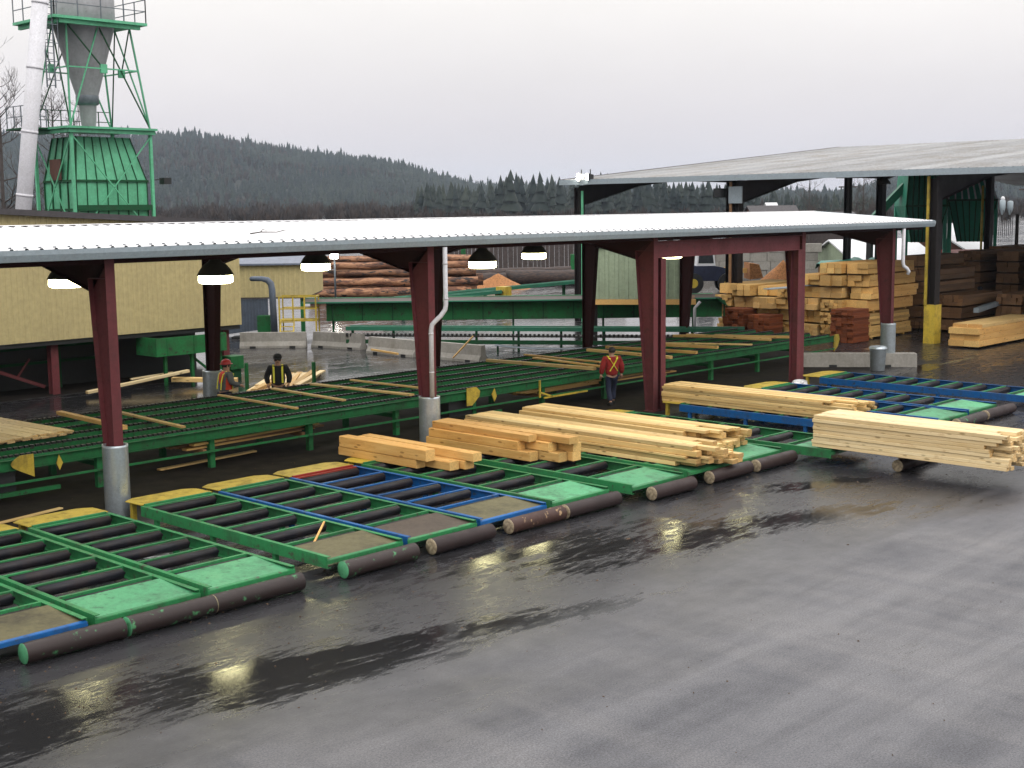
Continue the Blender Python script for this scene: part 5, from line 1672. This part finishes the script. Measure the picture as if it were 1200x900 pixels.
# green hopper with inclined elevator
def hopper(label, u, d, w, l, z0, z1, z2, mat, rz, ribs=7, roofstripe=False):
    H = thing('steel_hopper', label, 'hopper', yard(u, d), YARD_RZ + rz, 'green hoppers beyond the grey shed')
    c = MB()
    b = [(-w * .3, -l * .3, z0), (w * .3, -l * .3, z0), (w * .3, l * .3, z0), (-w * .3, l * .3, z0)]
    m_ = [(-w / 2, -l / 2, z1), (w / 2, -l / 2, z1), (w / 2, l / 2, z1), (-w / 2, l / 2, z1)]
    t_ = [(-w * .42, -l * .42, z2), (w * .42, -l * .42, z2), (w * .42, l * .42, z2), (-w * .42, l * .42, z2)] if not roofstripe else [(-w / 2, -l * .05, z2), (w * .3, -l * .05, z2), (w * .3, l * .05, z2), (-w / 2, l * .05, z2)]
    c.add(b + m_ + t_, [(i, (i + 1) % 4, 4 + (i + 1) % 4, 4 + i) for i in range(4)] + [(4 + i, 4 + (i + 1) % 4, 8 + (i + 1) % 4, 8 + i) for i in range(4)] + [(8, 9, 10, 11), (3, 2, 1, 0)])
    c.build('body', mat, H)
    for k in range(ribs):
        s = k / (ribs - 1) - .5
        MB().bar((s * w * .98 * (.6 if True else 1), -l * .3 - .04, z0), (s * w * .98, -l / 2 - .04, z1), .09, .09).build('rib', M['green_dark'], H)
        top = (s * w * .82, -l * .42 - .04, z2) if not roofstripe else (s * w * .78 - .1 * w, -l * .05 - .04, z2)
        MB().bar((s * w * .98, -l / 2 - .04, z1), top, .11, .11).build('rib', M['green_dark'] if not roofstripe else M['tent_white'], H)
    for z in (z1,):
        MB().box(-w / 2 - .06, w / 2 + .06, -l / 2 - .12, -l / 2 - .05, z - .08, z + .08).build('girt', M['green_dark'], H)
    for x in (-w / 2 + .1, w / 2 - .1):
        for y in (-l / 2 + .2, l / 2 - .2):
            MB().box(x - .12, x + .12, y - .12, y + .12, 0, z1 - .1).build('leg', mat, H)
    return H
hopper('tall ribbed green hopper left of the yellow post', 32.1, 104, 3.2, 3.2, 3.4, 6.2, 9.4, M['hopper_green'], 0, 8)
hopper('green hopper with pale striped sloping top right of the yellow post', 36.2, 104, 3.6, 3.6, 3.4, 6.6, 8.4, M['hopper_green'], R(-20), 8, True)
E_ = thing('elevator_leg', 'inclined green elevator leg feeding the tall ribbed hopper', 'conveyor', yard(28.2, 104))
a, b = Vector(yard(28.2, 104, 5.0)), Vector(yard(31.7, 104, 8.7))
o_ = Vector((*yard(28.2, 104)[:2], 0))
MB().bar(a - o_, b - o_, .7, .55).build('casing', M['green_teal'], E_)
q = a - o_
MB().tube([q + Vector((-.6, .5, -.2)), q + Vector((.6, -.5, -.2))], .75, 16).build('boot', M['black'], E_)
MB().box(q.x - .2, q.x + .2, q.y - .2, q.y + .2, 0, q.z - .8).build('leg', M['black'], E_)
o = thing('yellow_pole', 'thin yellow pole in front of the striped green hopper', 'pole', yard(34.1, 96))
MB().tube([(0, 0, 0), (0, 0, 7.6)], .09, 8).build('shaft', M['yellow'], o)
MB().lathe([(.2, 0), (.2, .05), (.09, .06)], 10).build('foot', M['yellow'], o)
for i, (u, hh) in enumerate(((94.8, 6.5), (96.3, 6.7), (97.8, 6.5))):
    S_ = thing('white_silo', ('left one of the three small white silos at the right edge', 'middle white silo with a round cap at the right edge', 'right one of the three small white silos at the right edge')[i], 'silo', yard(u, 260), 0, 'small white silos')
    MB().lathe([(.18, 4.0), (.52, 5.2), (.55, 5.3), (.55, hh), (.4, hh + .15), (0, hh + .22)], 18).build('tank', M['fascia'], S_)
    if i == 1:
        MB().lathe([(.32, hh + .2), (.4, hh + .5), (.25, hh + .8), (0, hh + .88)], 14).build('cap', M['tent_white'], S_)
    for a_ in range(4):
        x, y = .55 * math.cos(a_ * PI / 2 + .7), .55 * math.sin(a_ * PI / 2 + .7)
        MB().box(x - .05, x + .05, y - .05, y + .05, 0, 4.9).build('leg', M['brown_steel'], S_)
for i, (u, d, h, lab) in enumerate(((33.0, 130, 9.6, 'utility pole with crossarms left of the tall green hopper'), (33.6, 88, 5.6, 'bare dark pole under the grey shed eave, right of the green elevator'), (52.5, 135, 9.2, 'utility pole at the right edge beyond the silos'))):
    o = thing('utility_pole', lab, 'pole', yard(u, d), YARD_RZ, 'poles beyond the grey shed')
    MB().tube([(0, 0, 0), (0, 0, h)], [.16, .11], 8).build('shaft', M['twig'], o)
    if i != 1:
        MB().box(-1.2, 1.2, -.06, .06, h - .7, h - .55).build('crossarm', M['twig'], o)
        MB().box(-.9, .9, -.06, .06, h - 1.6, h - 1.47).build('crossarm', M['twig'], o)
# grey block wall and wheel loader beyond the timber stacks
Wb = thing('block_wall', 'wall of big grey concrete blocks beyond the timber stacks', 'wall', yard(21.0, 116), YARD_RZ)
for r_ in range(4):
    for k in range(8):
        MB().box(-6 + k * 1.5 + (r_ % 2) * .3, -6 + k * 1.5 + 1.46 + (r_ % 2) * .3, rnd.uniform(-.04, .04), .8, r_ * .76, r_ * .76 + .74).build('block', M['concrete'], Wb)
V = thing('wheel_loader', 'dark blue and orange wheel loader beyond the pale cabin', 'loader', yard(14.6, 98), YARD_RZ)
for x in (-1.2, 1.4):
    for y in (-.9, .9):
        c = MB(); c.tube([(x, y - .25, .75), (x, y + .25, .75)], .75, 20)
        wh = c.build('wheel', M['black'], V)
        c = MB(); c.tube([(x, y - .27, .75), (x, y + .27, .75)], .34, 14); c.build('rim', M['yellow'], wh)
c = MB(); c.prism([(-2.2, -.7, .9), (1.9, -.7, .9), (1.9, -.7, 1.7), (.4, -.7, 2.0), (-2.2, -.7, 2.0)], (0, 1.4, 0)); c.build('body', M['cloth_navy'], V)
c = MB(); c.prism([(-.9, -.6, 2.01), (.5, -.6, 2.01), (.35, -.6, 3.1), (-.8, -.6, 3.1)], (0, 1.2, 0)); cb_ = c.build('cab', M['tent_white'], V)
c = MB(); c.prism([(-.78, -.615, 2.2), (.36, -.615, 2.2), (.26, -.615, 2.95), (-.72, -.615, 2.95)], (0, .012, 0)); c.build('window', M['glass_dark'], cb_)
MB().bar((1.2, 0, 1.7), (3.0, 0, 1.6), .3, .35).build('boom', M['timber_orange'], V)
c = MB(); c.prism([(2.9, -1.2, 1.0), (3.9, -1.2, 1.1), (3.6, -1.2, 2.1), (2.9, -1.2, 2.2)], (0, 2.4, 0)); c.build('bucket', M['chips'], V)
o = link('log', dl[2], M['bark'], None, yard(24.2, 101, .62), YARD_RZ + PI / 2 + R(30))
tag(o, 'reddish logs end beside the chip heap beyond the timber stacks', 'log', 'dark logs by the board wall')
G = thing('log_chain', 'green log chain running in front of the chip heap beyond the timber stacks', 'conveyor', yard(22., 92), YARD_RZ)
MB().box(-4.2, 5.5, -.1, .1, .75, 1.0).build('side_rail', M['green_teal'], G)
MB().box(-4.2, 5.5, .8, 1.0, .75, 1.0).build('side_rail', M['green_teal'], G)
for x in (-3.5, .5, 4.8):
    MB().box(x - .1, x + .1, .3, .5, 0, .9).build('leg', M['green_dark'], G)

# ------------------------------------------------------------------ people
def person(label, loc, rz, jacket, trousers, arms, legs, hat=None, vest=None, vest_style='x', H=1.76, lean=0., head_turn=0.):
    """arms/legs: joint offsets; figure faces -Y before turning"""
    P = thing('person', label, 'person', loc, rz, 'mill workers')
    P.scale = (1.16, 1.16, 1.06)
    hip, chest, neck, head = .93, 1.36, 1.50, 1.64
    ly = -lean
    def skin(name, mat, verts, edges, radii, parent=P):
        me = bpy.data.meshes.new(name)
        me.from_pydata(verts, edges, [])
        me.materials.append(mat)
        o = bpy.data.objects.new(name, me)
        COL.objects.link(o); o.parent = parent
        sk = o.modifiers.new('skin', 'SKIN')
        for i, r in enumerate(radii):
            me.skin_vertices[0].data[i].radius = r if isinstance(r, tuple) else (r, r)
        me.skin_vertices[0].data[0].use_root = True
        sb = o.modifiers.new('sub', 'SUBSURF'); sb.levels = sb.render_levels = 2
        sk.use_smooth_shade = True
        return o
    sh = [(-.20, ly, 1.43), (.20, ly, 1.43)]
    body_v = [(0, 0, hip), (0, ly * .5, 1.15), (0, ly, chest), (0, ly, neck), (0, ly - .01, 1.58), (0, ly - .015, 1.70)]
    body_e = [(0, 1), (1, 2), (2, 3), (3, 4), (4, 5)]
    body_r = [(.15, .10), (.14, .095), (.165, .10), (.06, .06), (.085, .095), (.075, .085)]
    for s, (el, wr) in zip((0, 1), arms):
        b = len(body_v)
        body_v += [sh[s], el, wr]
        body_e += [(2, b), (b, b + 1), (b + 1, b + 2)]
        body_r += [.062, .045, .03]
    for s, (kn, an, to) in zip((-1, 1), legs):
        b = len(body_v)
        body_v += [(s * .09, 0, .88), kn, an, to]
        body_e += [(0, b), (b, b + 1), (b + 1, b + 2), (b + 2, b + 3)]
        body_r += [.085, .055, .04, .035]
    body = skin('body', M['skin'], body_v, body_e, body_r)
    # jacket: torso and sleeves
    jv = [(0, 0, .84), (0, ly * .5, 1.14), (0, ly, 1.38), (0, ly, 1.47)]
    je = [(0, 1), (1, 2), (2, 3)]
    jr = [(.205, .145), (.205, .145), (.215, .145), (.10, .09)]
    for s, (el, wr) in zip((0, 1), arms):
        b = len(jv)
        w2 = tuple(e_ + (w_ - e_) * .92 for e_, w_ in zip(el, wr))
        jv += [sh[s], el, w2]
        je += [(2, b), (b, b + 1), (b + 1, b + 2)]
        jr += [.105, .086, .066]
    jk = skin('jacket', M[jacket], jv, je, jr)
    tv = [(0, 0, .96)]; te = []; tr_ = [(.175, .125)]
    for s, (kn, an, to) in zip((-1, 1), legs):
        b = len(tv)
        tv += [(s * .10, 0, .84), kn, (an[0], an[1], an[2] + .02)]
        te += [(0, b), (b, b + 1), (b + 1, b + 2)]
        tr_ += [.105, .08, .07]
    skin('trousers', M[trousers], tv, te, tr_)
    for s, (kn, an, to) in zip((-1, 1), legs):
        c = MB(); c.tube([(an[0], an[1] + .06, .05), (an[0], an[1], .055), (to[0], to[1], .04), (to[0], to[1] - .04, .035)], [.045, .055, .045, .03], 10)
        c.build('boot', M['black'], P)
    # hands: palm and five fingers each
    for s, (el, wr) in zip((-1, 1), arms):
        d = (Vector(wr) - Vector(el)).normalized()
        side = d.cross(Vector((0, 1, 0)))
        if side.length < .2:
            side = d.cross(Vector((1, 0, 0)))
        side.normalize()
        c = MB()
        w0 = Vector(wr)
        c.tube([w0 - d * .02, w0 + d * .04, w0 + d * .085], [.028, .04, .034], 8)
        for k in range(4):
            a_ = w0 + d * .08 + side * (k - 1.5) * .019
            Lf = (.062, .074, .07, .054)[k]
            bend = d.cross(side) * .012 * s
            c.tube([a_, a_ + d * Lf * .55 + bend * .3, a_ + d * Lf + bend], [.009, .0085, .006], 6)
        t0_ = w0 + d * .035 - side * .035
        c.tube([t0_, t0_ - side * .025 + d * .03, t0_ - side * .028 + d * .055], [.011, .01, .007], 6)
        c.build('hand', M['skin'], P)
    # head details
    Hd = (0, ly - .015, 0)
    hd = bpy.data.objects.new('face', None)
    c = MB()
    c.tube([(0, ly - .105, 1.655), (0, ly - .125, 1.63), (0, ly - .10, 1.615)], [.010, .016, .012], 6)
    for s in (-1, 1):
        c.tube([(s * .085, ly - .005, 1.67), (s * .098, ly + .005, 1.64), (s * .085, ly, 1.61)], [.012, .018, .01], 6)
    c.build('nose_and_ears', M['skin'], P)
    c = MB()
    for s in (-1, 1):
        c.lathe([(.0, -.008), (.011, 0), (.0, .008)], 8, (s * .033, ly - .098, 1.67))
    c.tube([(-.025, ly - .10, 1.585), (.025, ly - .10, 1.585)], .006, 5)
    c.build('eyes_and_mouth', M['hair'], P)
    bpy.data.objects.remove(hd)
    c = MB()
    c.lathe([(.088, -.03), (.098, .02), (.096, .07), (.075, .115), (.03, .135), (0, .137)], 18, (0, ly + .012, 1.645), sy=1.12)
    c.build('hair', M['hair'], P)
    if hat:
        c = MB()
        c.lathe([(.118, 0), (.116, .05), (.10, .10), (.06, .135), (0, .145)], 20, (0, ly, 1.70), sy=1.15)
        if hat == 'hat_red':
            c.lathe([(.14, -.002), (.145, .008), (.116, .014)], 20, (0, ly - .01, 1.70), sy=1.2)
            c.tube([(0, ly - .12, 1.79), (0, ly, 1.852), (0, ly + .12, 1.79)], .012, 6)
        else:
            c.prism([(-.08, ly - .11, 1.705), (-.06, ly - .21, 1.695), (.06, ly - .21, 1.695), (.08, ly - .11, 1.705)], (0, 0, .012))
        c.build('hard_hat' if hat == 'hat_red' else 'cap', M[hat], P)
    # reflective straps follow the jacket surface
    def strap(pts, w=.05):
        c = MB()
        for a_, b_ in zip(pts, pts[1:]):
            c.bar(a_, b_, w, .012)
        c.build('reflective_strap', M['hi_yellow'], jk)
    if vest:
        c = MB()
        c.lathe([(.205, 0), (.208, .2), (.210, .36), (.20, .43), (.14, .50), (.085, .515)], 22, (0, ly * .7, .98), sy=.735)
        c.build('vest', M[vest], P)
    bk, fr = .158 + ly * 0, -.158
    if vest_style == 'x':
        for s in (-1, 1):
            strap([(s * .13, ly + .05, 1.50), (s * .105, ly + .135, 1.42), (s * .0, ly * .8 + .152, 1.24), (-s * .115, ly * .5 + .150, 1.05)], .055)
    for s in (-1, 1):
        q = .008 if vest else 0
        strap([(s * .12, ly - .04, 1.505), (s * .115, ly - .135 - q, 1.42), (s * .115, ly * .6 - .152 - q, 1.2), (s * .115, ly * .4 - .152 - q, .98)], .05)
        if vest_style != 'x':
            strap([(s * .12, ly + .04, 1.505), (s * .115, ly + .135 + q, 1.42), (s * .115, ly * .6 + .152 + q, 1.2), (s * .115, ly * .4 + .152 + q, .98)], .05)
    return P
stand = (((-.10, -.01, .48), (-.11, .02, .08), (-.13, -.12, .03)), ((.10, -.01, .48), (.11, .02, .08), (.13, -.12, .03)))
stride = (((-.10, -.14, .50), (-.10, -.16, .09), (-.11, -.30, .04)), ((.10, -.02, .48), (.10, .18, .10), (.11, .05, .04)))
down = (((-.29, .03, 1.16), (-.30, -.05, .92)), ((.29, .03, 1.16), (.30, -.05, .92)))
person('worker in a red jacket with crossed yellow straps, seen from behind', (18.95, 2.05, 0), R(180 - 30), 'jacket_red', 'cloth_navy', down, stride, None, None, 'x')
person('worker in black jacket and cap with yellow straps, facing the camera', (10.6, 8.75, 0), R(-36), 'cloth_black', 'cloth_black', (((-.31, .02, 1.15), (-.27, -.10, .93)), ((.31, .02, 1.15), (.27, -.10, .93))), stand, 'cloth_black', None, 'h', head_turn=-.5)
person('worker in red hard hat and orange vest leaning on the conveyor', (8.55, 8.75, 0), R(80), 'cloth_grey', 'cloth_navy', (((-.27, -.12, 1.18), (-.20, -.40, 1.08)), ((.27, -.12, 1.18), (.22, -.40, 1.08))), stand, 'hat_red', 'vest_orange', 'h', lean=.10)
person('distant worker in black with yellow straps in the far right shade', (54.5, 5.61, 0), R(-50), 'cloth_black', 'cloth_black', down, stand, 'cloth_black', None, 'h')

# ------------------------------------------------------------------ bark and sawdust litter
rn = random.Random(91)
cd = MB()
for k in range(1100):
    q = rn.random() * .86
    if q < .45:
        x, y = rn.uniform(-8, 30), rn.gauss(-8.3, 1.3)
    elif q < .75:
        x, y = rn.uniform(-6, 34), rn.uniform(-7, 2.7)
    elif q < .9:
        x, y = rn.uniform(-8, 26), rn.uniform(-22, -9)
    else:
        x, y = rn.uniform(10, 42), rn.uniform(8.5, 18)
    L = rn.uniform(.012, .04) * (2.5 if rn.random() < .04 else 1)
    w = L * rn.uniform(.2, .6)
    a = rn.random() * PI
    dx, dy = math.cos(a) * L / 2, math.sin(a) * L / 2
    ex, ey = -math.sin(a) * w / 2, math.cos(a) * w / 2
    z1 = rn.uniform(.008, .022)
    cd.add([(x - dx - ex, y - dy - ey, .001), (x + dx - ex, y + dy - ey, .001), (x + dx + ex, y + dy + ey, .001), (x - dx + ex, y - dy + ey, .001), (x - dx * .6, y - dy * .6, z1), (x + dx * .6, y + dy * .6, z1 * .8)],
           [(0, 1, 5, 4), (1, 2, 5), (2, 3, 4, 5), (3, 0, 4)])
o = cd.build('bark_litter', M['litter'])
o['kind'] = 'stuff'
tag(o, 'scattered bark and wood splinters on the wet asphalt', 'litter')

# a twig blown onto the white roof, a lit floodlight on a pole by the log pile
o = thing('fallen_twig', 'dark twig lying on the white roof above the second lamp', 'twig', (4.9, 1.3, 5.86))
c = MB()
c.tube([(-.5, -.1, .0), (-.1, .05, .03), (.3, -.05, .02), (.62, .1, .06)], [.018, .016, .012, .006], 6)
c.tube([(-.1, .05, .03), (.15, .3, .09), (.3, .34, .05)], [.012, .009, .005], 5)
c.tube([(.3, -.05, .02), (.45, -.25, .07)], [.009, .004], 5)
c.build('stem', M['twig'], o)
L = thing('yard_floodlight', 'small glaring floodlight on a pole left of the big log pile', 'lamp', yard(-12.1, 91), YARD_RZ)
MB().tube([(0, 0, 0), (0, 0, 3.3)], .07, 8).build('pole', M['steel'], L)
MB().box(-.32, .32, -.10, .2, 3.05, 3.5).build('housing', M['black'], L)
MB().box(-.26, .26, -.125, -.102, 3.1, 3.45).build('lens', M['flood'], L)

# ------------------------------------------------------------------ haze
c = MB()
hx, hy = yard(300, 1700)[:2]
c.box(hx - 3400, hx + 3400, hy - 3400, hy + 3400, -1., 185.)
hz = c.build('haze', None)
hz['kind'] = 'stuff'
tag(hz, 'thin grey haze in the air over the valley', 'haze')
hmz = bpy.data.materials.new('haze_air')
hmz.use_nodes = True
hn = hmz.node_tree.nodes
hn.clear()
ho = hn.new('ShaderNodeOutputMaterial')
hv = hn.new('ShaderNodeVolumePrincipled')
hv.inputs['Color'].default_value = (.72, .84, 1.0, 1)
hv.inputs['Density'].default_value = .000085
hmz.node_tree.links.new(hv.outputs[0], ho.inputs['Volume'])
hz.data.materials.append(hmz)
